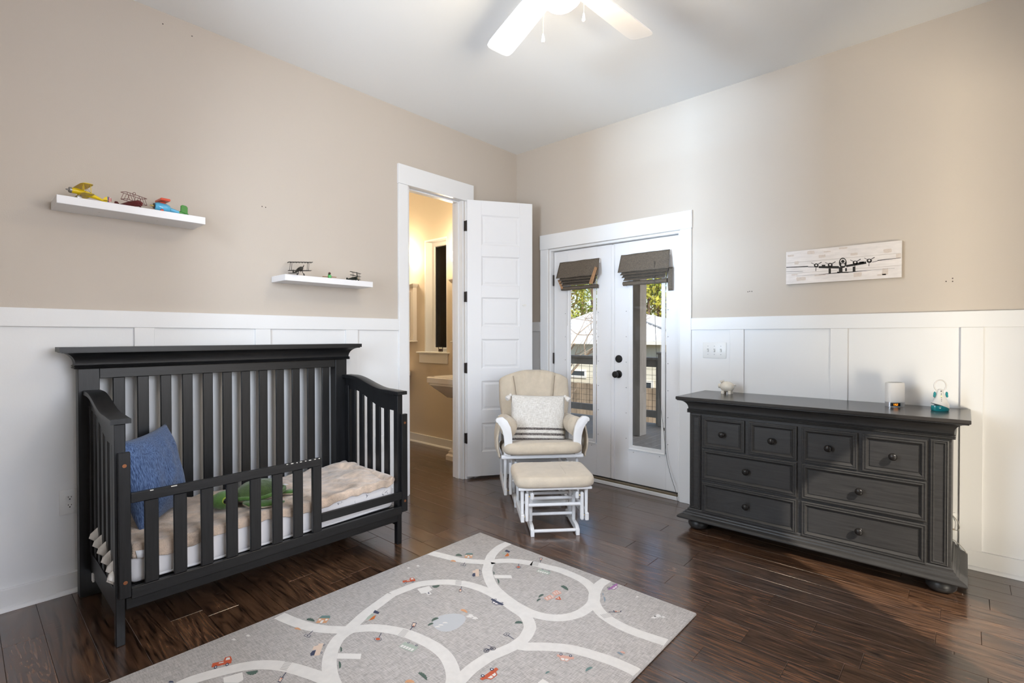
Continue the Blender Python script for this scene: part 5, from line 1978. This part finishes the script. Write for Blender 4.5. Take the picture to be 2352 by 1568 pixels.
for f, u, v, s_, a, m in ((cD, 430, 150, 52, .2, 'green'), (cD, 255, 268, 40, .2, 'orange'), (cD, 835, 535, 32, 1.5, 'green'), (cD, 815, 745, 44, 1.5, 'green'), (cD, 1940, 905, 70, .7, 'green'), (cD, 2115, 140, 48, -.4, 'green'),
                          (cD, 2055, 205, 38, -.4, 'green'), (cA, 1005, 370, 46, .1, 'green'), (cA, 920, 455, 38, .1, 'orange'), (cA, 1525, 625, 22, 1.4, 'green'), (cA, 1590, 750, 34, 1.3, 'green'), (cA, 660, 812, 52, 3.0, 'green'),
                          (cB, 565, 420, 52, .5, 'green'), (cB, 255, 525, 38, -.5, 'green'), (cB, 222, 580, 30, -.5, 'green'), (cB, 1100, 565, 32, 1.4, 'blue'), (cB, 1083, 497, 18, 1.4, 'blue'), (cC, 810, 62, 45, 0, 'green'), (cC, 1165, 670, 28, -.5, 'teal'),
                          (cC, 1675, 630, 46, -.5, 'teal'), (cE, 1140, 512, 40, 3.0, 'green'), (cC, 2050, 440, 36, .5, 'blue'), (cC, 2085, 425, 30, .3, 'pink'), (cG, 540, 668, 26, .4, 'orange'), (cD, 1770, 985, 60, 0, 'orange'), (cE, 550, 595, 18, 0, 'navy')):
    bush(f, u, v, s_, a, m)


def line(f, pts, m='navy', width=.003, name='sign_print'):
    P = [fl(f(*p)) for p in pts]
    for a, b in zip(P, P[1:]):
        d = (b - a)
        if d.length < 1e-4:
            continue
        d = d.normalized() * width / 2
        nn = Vector((-d.y, d.x))
        poly([(*(a + nn - d), MZ + .001), (*(b + nn + d), MZ + .001), (*(b - nn + d), MZ + .001), (*(a - nn - d), MZ + .001)], name, PR[m])


# road signs and traffic lights
for f, foot, c, r in ((cA, (1905, 490), (1900, 538), 40), (cD, (1385, 318), (1340, 398), 52)):
    line(f, [foot, c])
    d0 = flat([f(c[0] + r * cos(a), c[1] + r * .5 * sin(a)) for a in (2 * pi * i / 16 for i in range(16))], 'stop_sign_print', PR['navy'], .0011)
    flat([f(c[0] + r * .86 * cos(a), c[1] + r * .43 * sin(a)) for a in (2 * pi * i / 16 for i in range(16))], 'sign_face_print', PR['grey'], .0013, d0)
    flat([f(c[0] + r * .6 * cos(a), c[1] + r * .3 * sin(a)) for a in (2 * pi * i / 16 for i in range(16))], 'sign_symbol_print', PR['red'], .0015, d0)
for f, foot, q, sp in ((cA, (1045, 830), [(1015, 865), (1055, 868), (1045, 915), (1003, 912)], (1028, 878)), (cA, (2228, 465), [(2215, 395), (2262, 398), (2250, 445), (2222, 440)], (2240, 420)), (cD, (1775, 275), [(1815, 170), (1868, 180), (1835, 240), (1790, 225)], (1822, 222)),
                       (cD, (98, 850), [(20, 905), (70, 915), (25, 985), (-15, 975)], (38, 930)), (cB, (1170, 740), [(1220, 715), (1340, 720), (1330, 738), (1240, 742)], (1262, 732))):
    cc = (sum(a for a, b in q) / 4, sum(b for a, b in q) / 4)
    line(f, [foot, cc])
    d0 = flat([f(*p) for p in q], 'traffic_light_print', PR['navy'], .0011)
    flat([f(cc[0] + (a - cc[0]) * .72, cc[1] + (b - cc[1]) * .72) for a, b in q], 'sign_face_print', PR['peach'], .0013, d0)
    flat([f(sp[0] + 9 * cos(a), sp[1] + 7 * sin(a)) for a in (2 * pi * i / 8 for i in range(8))], 'lamp_print', PR['red'], .0015, d0)
for f, foot, q in ((cD, (460, 288), [(365, 328), (440, 345), (415, 378), (338, 355)]), (cC, (745, 252), [(655, 170), (705, 190), (665, 222), (617, 200)]), (cA, (1095, 470), [(1040, 490), (1115, 495), (1105, 522), (1030, 515)])):
    cc = (sum(a for a, b in q) / 4, sum(b for a, b in q) / 4)
    line(f, [foot, cc])
    d0 = flat([f(*p) for p in q], 'road_sign_print', PR['navy'], .0011)
    flat([f(cc[0] + (a - cc[0]) * .85, cc[1] + (b - cc[1]) * .80) for a, b in q], 'sign_face_print', PR['grey'], .0013, d0)
    flat([f(cc[0] + (a - cc[0]) * .25, cc[1] + (b - cc[1]) * .3) for a, b in q], 'sign_symbol_print', PR['navy'], .0015, d0)
# bicycle
for u, v in ((413, 398), (493, 370)):
    line(cC, [(u + 32 * cos(2 * pi * i / 14), v + 21 * sin(2 * pi * i / 14)) for i in range(15)], width=.002, name='bicycle_print')
    for k_ in range(3):
        a = pi * k_ / 3
        line(cC, [(u + 30 * cos(a), v + 19 * sin(a)), (u - 30 * cos(a), v - 19 * sin(a))], width=.0012, name='bicycle_print')
line(cC, [(413, 398), (455, 382), (493, 370), (462, 345), (430, 330)], width=.002, name='bicycle_print')
line(cC, [(455, 382), (400, 368), (385, 365)], width=.002, name='bicycle_print')
# small white pines
for f, u, v, s_ in ((cA, 250, 545, 30), (cA, 392, 512, 30), (cE, 1008, 278, 20), (cE, 1112, 250, 20), (cB, 1830, 780, 60), (cB, 1780, 800, 50), (cB, 1900, 800, 40), (cB, 1550, 527, 26), (cG, 590, 695, 34), (cG, 625, 712, 26)):
    flat([f(u - s_, v + s_ * .3), f(u - s_ * .2, v - s_ * .1), f(u - s_ * .6, v - s_ * .3), f(u + s_ * .3, v - s_ * .2), f(u + s_, v + s_ * .5), f(u + s_ * .2, v + s_ * .35), f(u + s_ * .3, v + s_ * .6)], 'pine_print', PR['white'])
flat([cC(1105, 742), cC(1185, 792), cC(1160, 840), cC(1030, 800)], 'parking_print', PR['white'])

# ================================================================ woven roman shades
def shade_mat():
    m = bpy.data.materials.new('woven_grass_shade')
    m.use_nodes = True
    n = m.node_tree
    L = n.links
    b = _p(m)
    b.inputs['Roughness'].default_value = .85
    tc = n.nodes.new('ShaderNodeTexCoord')
    mp = n.nodes.new('ShaderNodeMapping')
    mp.inputs['Rotation'].default_value = (0, radians(90), radians(0))
    br = n.nodes.new('ShaderNodeTexBrick')
    br.inputs['Color1'].default_value = (.23, .185, .135, 1)
    br.inputs['Color2'].default_value = (.16, .13, .10, 1)
    br.inputs['Mortar'].default_value = (.055, .043, .033, 1)
    br.inputs['Scale'].default_value = 1
    br.inputs['Brick Width'].default_value = .011
    br.inputs['Row Height'].default_value = .0055
    br.inputs['Mortar Size'].default_value = .0011
    sp = n.nodes.new('ShaderNodeSeparateXYZ')
    cb = n.nodes.new('ShaderNodeCombineXYZ')
    L.new(tc.outputs['Object'], sp.inputs[0])
    L.new(sp.outputs['Y'], cb.inputs[0])
    L.new(sp.outputs['Z'], cb.inputs[1])
    L.new(cb.outputs[0], br.inputs[0])
    L.new(br.outputs['Color'], b.inputs['Base Color'])
    bu = n.nodes.new('ShaderNodeBump')
    bu.inputs['Strength'].default_value = .5
    bu.inputs['Distance'].default_value = .003
    bu.invert = True
    L.new(br.outputs['Fac'], bu.inputs['Height'])
    L.new(bu.outputs[0], b.inputs['Normal'])
    return m


SHD = shade_mat()
SHL = mat('pale_shade_lining', (.42, .38, .31), .8)
CORD = mat('dark_lift_cord', (.06, .055, .05), .7)


def roman(y0, y1, label, seed, droop):
    """y0 > y1; hangs on the door face x = SX"""
    r = thing('roman_shade', label, 'window shade', (SX, (y0 + y1) / 2, 1.70))
    of = (SX, (y0 + y1) / 2, 1.70)
    B(SX - .030, SX - .0006, y1 + .01, y0 - .01, 1.900, 1.932).build('headrail', PLAST_W, r, of, bevel=.002)

    def val(u, v):
        y = y0 + (y1 - y0) * u + (.012 * (v) * (1 if u < .5 else -1) if abs(u - .5) > .48 else 0)
        return (SX - .031 - .040 * v - .004 * sin(u * 9 + seed) * v, y, 1.937 - .148 * v - .004 * nz(u * 4, seed))
    v = MB().grid(30, 10, val).build('valance', SHD, r, of, smooth=60, fix=False)
    v.modifiers.new('thick', 'SOLIDIFY').thickness = .003
    for k_, (dx, zt, zb) in enumerate(((.052, 1.80, 1.765), (.046, 1.785, 1.742), (.038, 1.770, 1.718))):
        def fold(u, w_):
            y = y0 - .012 * (k_ + 1) + (y1 - y0 + .024 * (k_ + 1)) * u
            a = w_ * pi
            return (SX - dx + .016 * cos(a) - .006, y, zt - (zt - zb) * sin(a / 2 + 0) - .003 * nz(u * 5, k_ + seed) - droop * (u - .5) * .0)
        f = MB().grid(24, 8, fold).build('fold', SHD, r, of, smooth=80, fix=False)
        f.modifiers.new('thick', 'SOLIDIFY').thickness = .003
    MB().tube([(SX - .030, y0 - .02 + (y1 - y0 + .04) * i / 8, 1.698 + .004 * nz(i * .6, seed)) for i in range(9)], .018, 12, flat=1.0).build('bottom_roll', SHD, r, of, smooth=60)
    return r, of


r1, ofr = roman(-.524, -.945, 'woven brown roman shade on the french door near the corner, torn at one end', 2.0, .0)
# torn end: hanging strips of webbing and a flap
MB().add([(-.030, -.925, 1.862), (-.030, -.950, 1.850), (-.036, -.905, 1.715), (-.036, -.868, 1.720)], [(0, 1, 2, 3)]).build('torn_strip', mat('tan_webbing', (.36, .20, .10), .8, var=.2, vs=40), r1, ofr, smooth=0, fix=False).modifiers.new('thick', 'SOLIDIFY').thickness = .003
MB().add([(-.020, -.548, 1.780), (-.034, -.528, 1.775), (-.020, -.560, 1.690), (-.012, -.575, 1.700)], [(0, 1, 2, 3)]).build('torn_strip', mat('tan_webbing_strip', (.36, .20, .10), .8, var=.2, vs=40), r1, ofr, smooth=0, fix=False).modifiers.new('thick', 'SOLIDIFY').thickness = .003
MB().tube([(SX - .012, -.595, 1.70), (SX - .012, -.595, 1.36)], .0008, 5).build('lift_cord', CORD, r1, ofr)
r2, ofr = roman(-1.157, -1.582, 'woven brown roman shade with a long lift cord on the knobbed french door', 5.0, .0)
MB().grid(6, 8, lambda u, v: (SX - .020 - .012 * sin(v * 3), -1.566 - u * .036, 1.80 - v * .182)).build('side_flap', SHD, r2, ofr, smooth=60, fix=False).modifiers.new('thick', 'SOLIDIFY').thickness = .003
cp = [pix(x, y, 0, xx) for x, y, xx in ((1503, 600, -.030), (1503, 650, -.020), (1505, 740, -.005), (1509, 840, .005), (1516, 920, .010), (1524, 985, .010), (1531, 1050, .010), (1540, 1090, .000), (1552, 1128, -.020))]
cp.append(Vector((-.050, cp[-1].y - .03, .0025)))
MB().tube(spline(cp, 6), .0017, 6).build('lift_cord', CORD, r2, ofr, smooth=180)
MB().tube([cp[5] + Vector((0, -.004, .01)), cp[5] + Vector((0, -.004, -.012))], .004, 8).build('cord_knot', CORD, r2, ofr)

# ================================================================ bathroom
POR = mat('white_porcelain_glaze', (.80, .76, .70), .12, coat=.4)
CABW = mat('white_cabinet_paint', (.78, .74, .68), .4)
MIR = mat('mirror', (.9, .9, .9), .03, metal=1)


def rrect(hx, hy, r, z, cx, cy, n=6):
    out = []
    for sx, sy, a0 in ((1, 1, 0), (-1, 1, pi / 2), (-1, -1, pi), (1, -1, 3 * pi / 2)):
        for i in range(n + 1):
            a = a0 + pi / 2 * i / n
            out.append((cx + sx * (hx - r) + r * cos(a), cy + sy * (hy - r) + r * sin(a), z))
    return out


def pedestal(yc, label):
    r = thing('pedestal_sink', label, 'sink', (-.26, yc, 0))
    of = (-.26, yc, 0)
    cx = -.255
    lv = [(.10, .12, .05, .640), (.15, .18, .07, .690), (.20, .235, .09, .735), (.225, .265, .09, .765), (.232, .272, .08, .770), (.232, .272, .08, .790), (.245, .285, .07, .795), (.245, .285, .07, .845), (.238, .278, .07, .852),
          (.20, .24, .08, .852), (.17, .21, .10, .80), (.10, .13, .08, .74), (.02, .02, .01, .735)]
    MB().loft([rrect(a, b, q, z, cx, yc) for a, b, q, z in lv]).build('basin', POR, r, of, smooth=40)
    pl = [(.150, .150, .02, 0), (.150, .150, .02, .045), (.140, .140, .02, .055), (.128, .128, .02, .062), (.128, .128, .02, .085), (.112, .112, .02, .095), (.098, .098, .02, .12), (.085, .085, .02, .5), (.09, .095, .02, .639)]
    MB().loft([rrect(a * .85, b * .85, q, z, cx + .03, yc, 3) for a, b, q, z in pl]).build('pedestal', POR, r, of, smooth=30)
    f = MB().tube(spline([(-.06, yc, .853), (-.06, yc, .95), (-.09, yc, .98), (-.14, yc, .97), (-.15, yc, .94)], 5), .011, 10).build('faucet', mat('chrome', (.8, .8, .8), .1, metal=1), r, of, smooth=180)


pedestal(.545, 'white pedestal sink just inside the bathroom doorway')
pedestal(1.955, 'white pedestal sink on the far side of the bathroom window')


def mcab(y0, y1, label):
    r = thing('medicine_cabinet', label, 'cabinet', (0, (y0 + y1) / 2, 1.20))
    of = (0, (y0 + y1) / 2, 1.20)
    B(-.055, -.0006, y0, y1, 1.215, 1.85).build('body', CABW, r, of, bevel=.002, smooth=0)
    B(-.060, -.0551, y0 + .05, y1 - .05, 1.26, 1.80).build('mirror', MIR, r, of, smooth=0)
    pr = [(0, 1.8505), (.006, 1.8505), (.012, 1.862), (.022, 1.876), (.026, 1.884), (.026, 1.893), (0, 1.893)]
    MB().mould(pr, [(-.0006, y1), (-.055, y1), (-.055, y0), (-.0006, y0)]).build('crown_moulding', CABW, r, of, smooth=30)
    MB().mould([(0, 1.197), (.008, 1.197), (.014, 1.203), (.010, 1.212), (0, 1.2145)], [(-.0006, y1), (-.055, y1), (-.055, y0), (-.0006, y0)]).build('base_moulding', CABW, r, of, smooth=30)
    B(-.054, -.001, y0 + .001, y1 - .001, 1.85, 1.892).build('crown_fill', CABW, r, of, smooth=0)


mcab(1.600, 2.20, 'white mirrored medicine cabinet on the far side of the bathroom window')
mcab(.30, .905, 'white mirrored medicine cabinet nearest the bathroom doorway')
SCO = mat('frosted_sconce_glass', (1, .9, .75), .3, emit=9, ecol=(1, .82, .58))
NIK = mat('brushed_nickel', (.45, .42, .38), .3, metal=.9)


def sconce(y, label, e=9):
    r = thing('wall_sconce', label, 'wall lamp', (0, y, 2.05))
    MB().lathe([(.045, -.001), (.045, -.012), (.02, -.02)], (0, 0, 0), 16, 0).build('backplate', NIK, r)
    MB().tube(spline([(-.02, 0, 0), (-.07, 0, -.01), (-.10, 0, .02), (-.10, 0, .03)], 5), .007, 8).build('arm', NIK, r)
    MB().lathe([(.018, .035), (.030, .04), (.036, .07), (.046, .11), (.060, .14), (.056, .142), (.040, .11), (.028, .06), (.01, .045)], (-.10, 0, -.02), 20).build('glass_shade', SCO, r, smooth=50)
    light('sconce_lamp', 'POINT', (-.17, y, 2.19), e, (1, .78, .50), shadow_soft_size=.05)


sconce(.80, 'lit bell-glass sconce above the bathroom cabinet near the doorway', 20)
sconce(1.80, 'lit bell-glass sconce above the far bathroom cabinet', 26)
vc = thing('votive_candle', 'small glass votive with dark purple wax on the bathroom window sill', 'candle', (.045, 1.215, 1.0855))
MB().lathe([(.020, 0), (.026, .004), (.027, .060), (.0255, .060), (.0245, .006), (.002, .006)], (0, 0, 0), 18).build('glass', GLASS, vc, smooth=40)
MB().lathe([(.0235, .007), (.0235, .034), (.002, .034)], (0, 0, 0), 18).build('wax', mat('plum_wax', (.07, .02, .035), .4), vc)

# ================================================================ outside: deck, railing, neighbour's house, pines
DECK = mat('grey_deck_paint', (.24, .215, .185), .6, var=.14, vs=3, stretch=(1, 12, 1), bump=.1, bs=8, bstretch=(2, 40, 1))
PGR = mat('grey_post_paint', (.27, .25, .235), .65, var=.16, vs=5, stretch=(2, 2, .6), bump=.1, bs=20)
dk = thing('deck', 'grey board deck outside the french doors', 'deck', (1.8, 0, -.08))
OD = (1.8, 0, -.08)
y = -3.2
while y < 3.0:
    B(.175, 3.38, y + .002, y + .138, -.078, -.05 + .001 * nz(y * 9)).build('deck_board', DECK, dk, OD, bevel=.002, smooth=0)
    y += .14
for x in (.3, 1.8, 3.3):
    B(x - .03, x + .03, -3.2, 3.0, -.30, -.0785).build('joist', PGR, dk, OD, smooth=0)
for y in (-3.1, 0, 2.9):
    B(3.20, 3.34, y - .07, y + .07, -3.2, -.30).build('support_post', PGR, dk, OD, smooth=0)
pp = thing('porch_post', 'thick grey porch post standing on the deck', 'post', (2.38, -.02, -.048))
OPP = (2.38, -.02, -.048)
B(2.29, 2.47, -.126, .074, -.0485, 2.62).build('shaft', PGR, pp, OPP, bevel=.004, smooth=0)
B(2.27, 2.49, -.146, .094, 2.52, 2.62).build('capital', PGR, pp, OPP, bevel=.004, smooth=0)
rf = thing('porch_roof', 'grey porch roof over the deck', 'roof', (1.7, 0, 2.62))
ORF = (1.7, 0, 2.62)
B(.165, 2.75, -3.2, 2.9, 2.80, 2.88).build('ceiling_boards', PGR, rf, ORF, smooth=0)
B(2.30, 2.46, -3.2, 2.9, 2.6205, 2.80).build('beam', PGR, rf, ORF, smooth=0)
ev = thing('eave_soffit', 'dark soffit above the bathroom window', 'soffit', (.5, 1.6, 2.3))
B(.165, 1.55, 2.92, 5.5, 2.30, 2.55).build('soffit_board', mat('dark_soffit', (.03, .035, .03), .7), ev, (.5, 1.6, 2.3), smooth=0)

rl_ = thing('deck_railing', 'grey deck railing with wire mesh infill', 'railing', (3.33, 1.0, -.05))
OR = (3.33, 1.0, -.05)
B(3.26, 3.40, -.16, 2.95, .905, .945).build('top_rail', PGR, rl_, OR, bevel=.003, smooth=0)
B(3.31, 3.35, -.16, 2.95, .80, .9045).build('upper_rail', PGR, rl_, OR, bevel=.002, smooth=0)
B(3.31, 3.35, -.16, 2.95, .04, .145).build('lower_rail', PGR, rl_, OR, bevel=.002, smooth=0)
for y in (.10, 2.2):
    B(3.30, 3.38, y - .045, y + .045, -.049, .80).build('post', PGR, rl_, OR, bevel=.002, smooth=0)
WIR = mat('dark_wire', (.03, .03, .03), .5, metal=.5)
y = .22
while y < 2.2:
    MB().tube([(3.33, y, .145), (3.33, y, .80)], .0028, 5).build('wire', WIR, rl_, OR)
    y += .16
for i in range(7):
    z = .20 + i * .095
    MB().tube([(3.333, .145, z), (3.333, 2.155, z)], .0022, 5).build('wire', WIR, rl_, OR)
np_ = thing('newel_post', 'wide grey newel post with flat cap at the deck corner', 'post', (3.2, -.1, -.049))
ON = (3.2, -.1, -.049)
B(3.13, 3.255, -.26, .035, -.0485, 1.00).build('shaft', PGR, np_, ON, bevel=.003, smooth=0)
B(3.115, 3.255, -.275, .05, 1.0005, 1.03).build('cap', PGR, np_, ON, bevel=.004, smooth=0)

# ground far below the deck
GZ = -3.2
GRD = mat('pine_straw_ground', (.40, .27, .15), .95, var=.35, vs=1.2, bump=.4, bs=6)
struct(MB().add([(-2, -60, GZ), (90, -60, GZ), (90, 90, GZ), (-2, 90, GZ)], [(0, 1, 2, 3)]).build('ground', GRD, smooth=0))

# neighbour's house: hipped metal roof, pale siding
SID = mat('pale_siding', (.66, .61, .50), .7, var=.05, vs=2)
SDK = mat('shadowed_siding', (.44, .43, .36), .7)  # siding with the eave's shade put into its colour
MRF = mat('pale_metal_roof', (.56, .55, .56), .5, var=.05, vs=1)
TRM = mat('house_white_trim', (.78, .76, .72), .5)
WGL = mat('dark_house_glass', (.05, .06, .07), .1)
HX = 14.0
e0 = pix(1183, 783, 0, HX - .5)
e1 = pix(1604, 783, 0, HX - .5)
pk = pix(1398, 705, 0, HX + 4.2)
wl0 = pix(1526, 790, 0, HX).y
ez = e0.z
hs = thing('neighbour_house', 'pale house with a hipped metal roof seen beyond the deck', 'house', (HX + 3, (e0.y + wl0) / 2, GZ))
OH = tuple(hs.location)
yl, yr = e0.y, e1.y
dep = 9.0
MB().box(HX, HX + dep - 1, wl0, yl - .5, GZ, ez - .02).build('walls', SID, hs, OH, smooth=0)
B(HX - .02, HX, wl0, yl - .5, ez - 1.0, ez - .10).build('eave_shadow_band', SDK, hs, OH, smooth=0)  # shadow under the eave, painted as a darker band
z = GZ + .3
while z < ez - 1.05:
    B(HX - .035, HX - .0005, wl0 + .1, yl - .5, z, z + .165).build('siding_board', SID, hs, OH, smooth=0)
    z += .17
B(HX - .06, HX + .1, wl0 - .02, wl0 + .14, GZ, ez - .02).build('corner_board', TRM, hs, OH, smooth=0)
B(HX - .5, HX - .44, yr, yl, ez - .10, ez + .03).build('fascia', TRM, hs, OH, smooth=0)
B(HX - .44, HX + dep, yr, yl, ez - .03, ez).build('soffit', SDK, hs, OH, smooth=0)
B(HX + .3, HX + .5, yr + .4, yr + .6, GZ, ez - .03).build('porch_column', TRM, hs, OH, smooth=0)
ridge = Vector((HX + 4.2, pk.y, pk.z))
A_, B_, C_, D_ = Vector((HX - .5, yl, ez)), Vector((HX - .5, yr, ez)), Vector((HX + dep, yr, ez)), Vector((HX + dep, yl, ez))
MB().add([A_, B_, C_, D_, ridge, ridge + Vector((.6, 0, 0))], [(0, 1, 4), (1, 2, 5, 4), (2, 3, 5), (3, 0, 4, 5), (3, 2, 1, 0)]).build('roof', MRF, hs, OH, smooth=0)
nseam = 26
for i in range(1, nseam):
    t = i / nseam
    yb = yr + (yl - yr) * t
    # seam runs up the slope until it meets a hip
    k_ = min((yl - yb) / (yl - ridge.y), (yb - yr) / (ridge.y - yr), 1.0)
    a = Vector((HX - .5, yb, ez + .02))
    b = Vector((HX - .5 + 4.7 * k_, yb, ez + (ridge.z - ez) * k_ + .02))
    MB().bar(a, b, .03, .04).build('roof_seam', MRF, hs, OH, smooth=0)
for a in (A_, B_):
    MB().bar(a + Vector((0, 0, .03)), ridge + Vector((0, 0, .03)), .16, .05).build('hip_cap', MRF, hs, OH, smooth=0)
for py0, py1, px0, px1 in ((851, 863, 1312, 1343), (878, 905, 1484, 1496)):
    a = pix(px0, py0, 0, HX - .05)
    b = pix(px1, py1, 0, HX - .05)
    wdw = B(HX - .06, HX - .04, b.y, a.y, b.z, a.z).build('window', WGL, hs, OH, smooth=0)
    MB().mould([(0, 0), (0, .03), (.09, .03), (.09, 0)], [(b.y, b.z), (a.y, b.z), (a.y, a.z), (b.y, a.z)], closed=True, fn=lambda u, v, h: (HX - .05 - h, u, v)).build('window_frame', TRM, wdw, OH, smooth=0)
# board fence in front of the house, and a picnic arbor
FEN = mat('brown_fence_board', (.22, .165, .115), .85, var=.3, vs=4, stretch=(1, 1, .3), rnd_var=.12)
fy0, fy1 = pix(1300, 900, 0, 11).y + 1.2, pix(1530, 900, 0, 11).y - 1.0
FT = pix(1330, 879, 0, 11).z
fn_ = thing('board_fence', 'brown board fence in front of the neighbouring house', 'fence', (11, (fy0 + fy1) / 2, GZ))
y = fy1
while y < fy0:
    B(10.98, 11.02, y, y + .135, GZ + .05, FT + .02 * nz(y * 3)).build('fence_board', FEN, fn_, (11, (fy0 + fy1) / 2, GZ), smooth=0)
    y += .145
for z in (GZ + .5, GZ + 1.5):
    B(10.93, 10.979, fy1, fy0, z, z + .09).build('fence_rail', FEN, fn_, (11, (fy0 + fy1) / 2, GZ), smooth=0)

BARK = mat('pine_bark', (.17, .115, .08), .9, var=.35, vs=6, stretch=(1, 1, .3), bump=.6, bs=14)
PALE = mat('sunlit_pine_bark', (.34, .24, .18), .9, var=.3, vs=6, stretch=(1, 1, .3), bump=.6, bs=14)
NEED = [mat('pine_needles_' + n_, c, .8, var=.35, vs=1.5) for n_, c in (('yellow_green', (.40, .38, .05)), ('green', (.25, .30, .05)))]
TWIG = mat('bare_twig', (.30, .24, .185), .9)


def tuft(mb, c, r, n, rg):
    for _ in range(n):
        d = Vector((rg.gauss(0, 1), rg.gauss(0, 1), rg.gauss(0, .7))).normalized()
        p = c + d * r * (rg.random() ** .45)
        a = Vector((rg.gauss(0, 1), rg.gauss(0, 1), rg.gauss(0, 1))).normalized()
        b = a.cross(d)
        if b.length < .05:
            continue
        b.normalize()
        s_ = r * rg.uniform(.14, .27)
        mb.add([p - a * s_, p + b * s_ * .42, p + a * s_, p - b * s_ * .42], [(0, 1, 2, 3)])


def pine(name, label, loc, hgt, r0, nd, bark, seed, crown0=.35, crown_r=2.0, nt=36, group=None, dense=46):
    rg = random.Random(seed)
    t = thing(name, label, 'tree', loc, 0, group)
    lean = rg.uniform(-.02, .02) * hgt
    pts = [(lean * (i / 8) ** 1.5 + .05 * nz(i * .8, seed), .05 * nz(i * .7, seed, 4), hgt * i / 8) for i in range(9)]
    tr = MB().tube(pts, [r0 * (1 - .8 * i / 8) for i in range(9)], 9).build('trunk', bark, t, smooth=60)
    fo = MB()
    for k_ in range(nt):
        v = crown0 + (1 - crown0) * (k_ + rg.random()) / nt
        rr = crown_r * (1 - .75 * ((v - crown0) / (1 - crown0)) ** 1.6) * rg.uniform(.35, 1)
        a = rg.uniform(0, 2 * pi)
        c = Vector((pts[-1][0] * v + rr * cos(a), rr * sin(a), hgt * v + rg.uniform(-.2, .4)))
        st = Vector((pts[-1][0] * v, 0, hgt * v - .3))
        if k_ % 2 == 0:
            MB().tube([st, (st + c) / 2 + Vector((0, 0, .12)), c], [r0 * .22, r0 * .14, r0 * .06], 5).build('branch', bark, t, smooth=60)
        tuft(fo, c, rg.uniform(.45, .85) * crown_r / 2.0, dense, rg)
    fo.build('foliage', nd, t, smooth=0, fix=False)
    return t


G = 'pines beyond the neighbouring house'
i = 0
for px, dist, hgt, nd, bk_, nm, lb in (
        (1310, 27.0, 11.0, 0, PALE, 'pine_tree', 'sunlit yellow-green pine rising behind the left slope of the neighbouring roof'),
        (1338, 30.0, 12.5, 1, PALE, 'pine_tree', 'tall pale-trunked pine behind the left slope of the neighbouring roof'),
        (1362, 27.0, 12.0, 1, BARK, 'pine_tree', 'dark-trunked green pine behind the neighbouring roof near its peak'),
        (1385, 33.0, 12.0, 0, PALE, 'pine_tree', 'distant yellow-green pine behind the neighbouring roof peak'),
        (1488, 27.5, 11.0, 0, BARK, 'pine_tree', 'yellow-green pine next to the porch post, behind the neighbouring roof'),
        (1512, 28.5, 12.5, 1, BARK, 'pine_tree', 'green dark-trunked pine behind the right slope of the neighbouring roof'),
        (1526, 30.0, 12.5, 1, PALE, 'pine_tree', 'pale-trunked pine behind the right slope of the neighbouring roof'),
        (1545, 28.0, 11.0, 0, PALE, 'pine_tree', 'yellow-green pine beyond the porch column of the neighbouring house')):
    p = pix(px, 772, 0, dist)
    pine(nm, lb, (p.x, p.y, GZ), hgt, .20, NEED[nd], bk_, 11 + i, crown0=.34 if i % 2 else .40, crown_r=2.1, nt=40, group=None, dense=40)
    i += 1
for k_, (px, dist, hgt, cr0) in enumerate(((999, 24.0, 13.5, .50), (1008, 19.5, 12.0, .52), (1013, 27.0, 14.0, .46), (1018, 22.0, 13.0, .50), (1023, 30.0, 14.5, .44), (1027, 20.5, 12.5, .54), (1034, 25.5, 13.5, .48), (1016, 34.0, 15, .40))):
    d = CF + CR * ((px - IW / 2) / FPX)
    p = CAM + d * dist
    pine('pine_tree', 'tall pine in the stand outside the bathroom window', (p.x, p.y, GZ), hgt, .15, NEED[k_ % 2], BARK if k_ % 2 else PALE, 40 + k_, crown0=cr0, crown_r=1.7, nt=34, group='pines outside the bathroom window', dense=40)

# leafless tree between the deck and the house
bt = pix(1318, 772, 0, 9.2)
bare = thing('bare_tree', 'leafless tree with pale tangled twigs beyond the deck railing', 'tree', (bt.x, bt.y, GZ))
rg = random.Random(5)
twigs = MB()


def grow(p, d, ln, r, lv):
    pts = [p]
    q = p.copy()
    for s_ in range(4):
        d = (d + Vector((rg.gauss(0, .16), rg.gauss(0, .16), rg.gauss(.02, .12)))).normalized()
        q = q + d * ln / 4
        pts.append(q.copy())
    if lv < 2:
        MB().tube(pts, [r * (1 - .12 * k_) for k_ in range(5)], 6).build('trunk' if lv == 0 else 'branch', TWIG, bare, smooth=60)
    else:
        twigs.tube(pts, [r * (1 - .15 * k_) for k_ in range(5)], 4)
    if lv < 4:
        for k_ in range(4 if lv < 3 else 3):
            a = pts[rg.randint(1, 4) if lv else rg.randint(3, 4)]
            dd = (d * .6 + Vector((rg.gauss(0, .7), rg.gauss(0, .7), rg.gauss(.15, .5)))).normalized()
            grow(a, dd, ln * rg.uniform(.5, .72), r * .5, lv + 1)


grow(Vector((0, 0, 0)), Vector((0, 0, 1)), 3.4, .085, 0)
tw = twigs.build('twigs', TWIG, bare, smooth=0)
tw['kind'] = 'stuff'
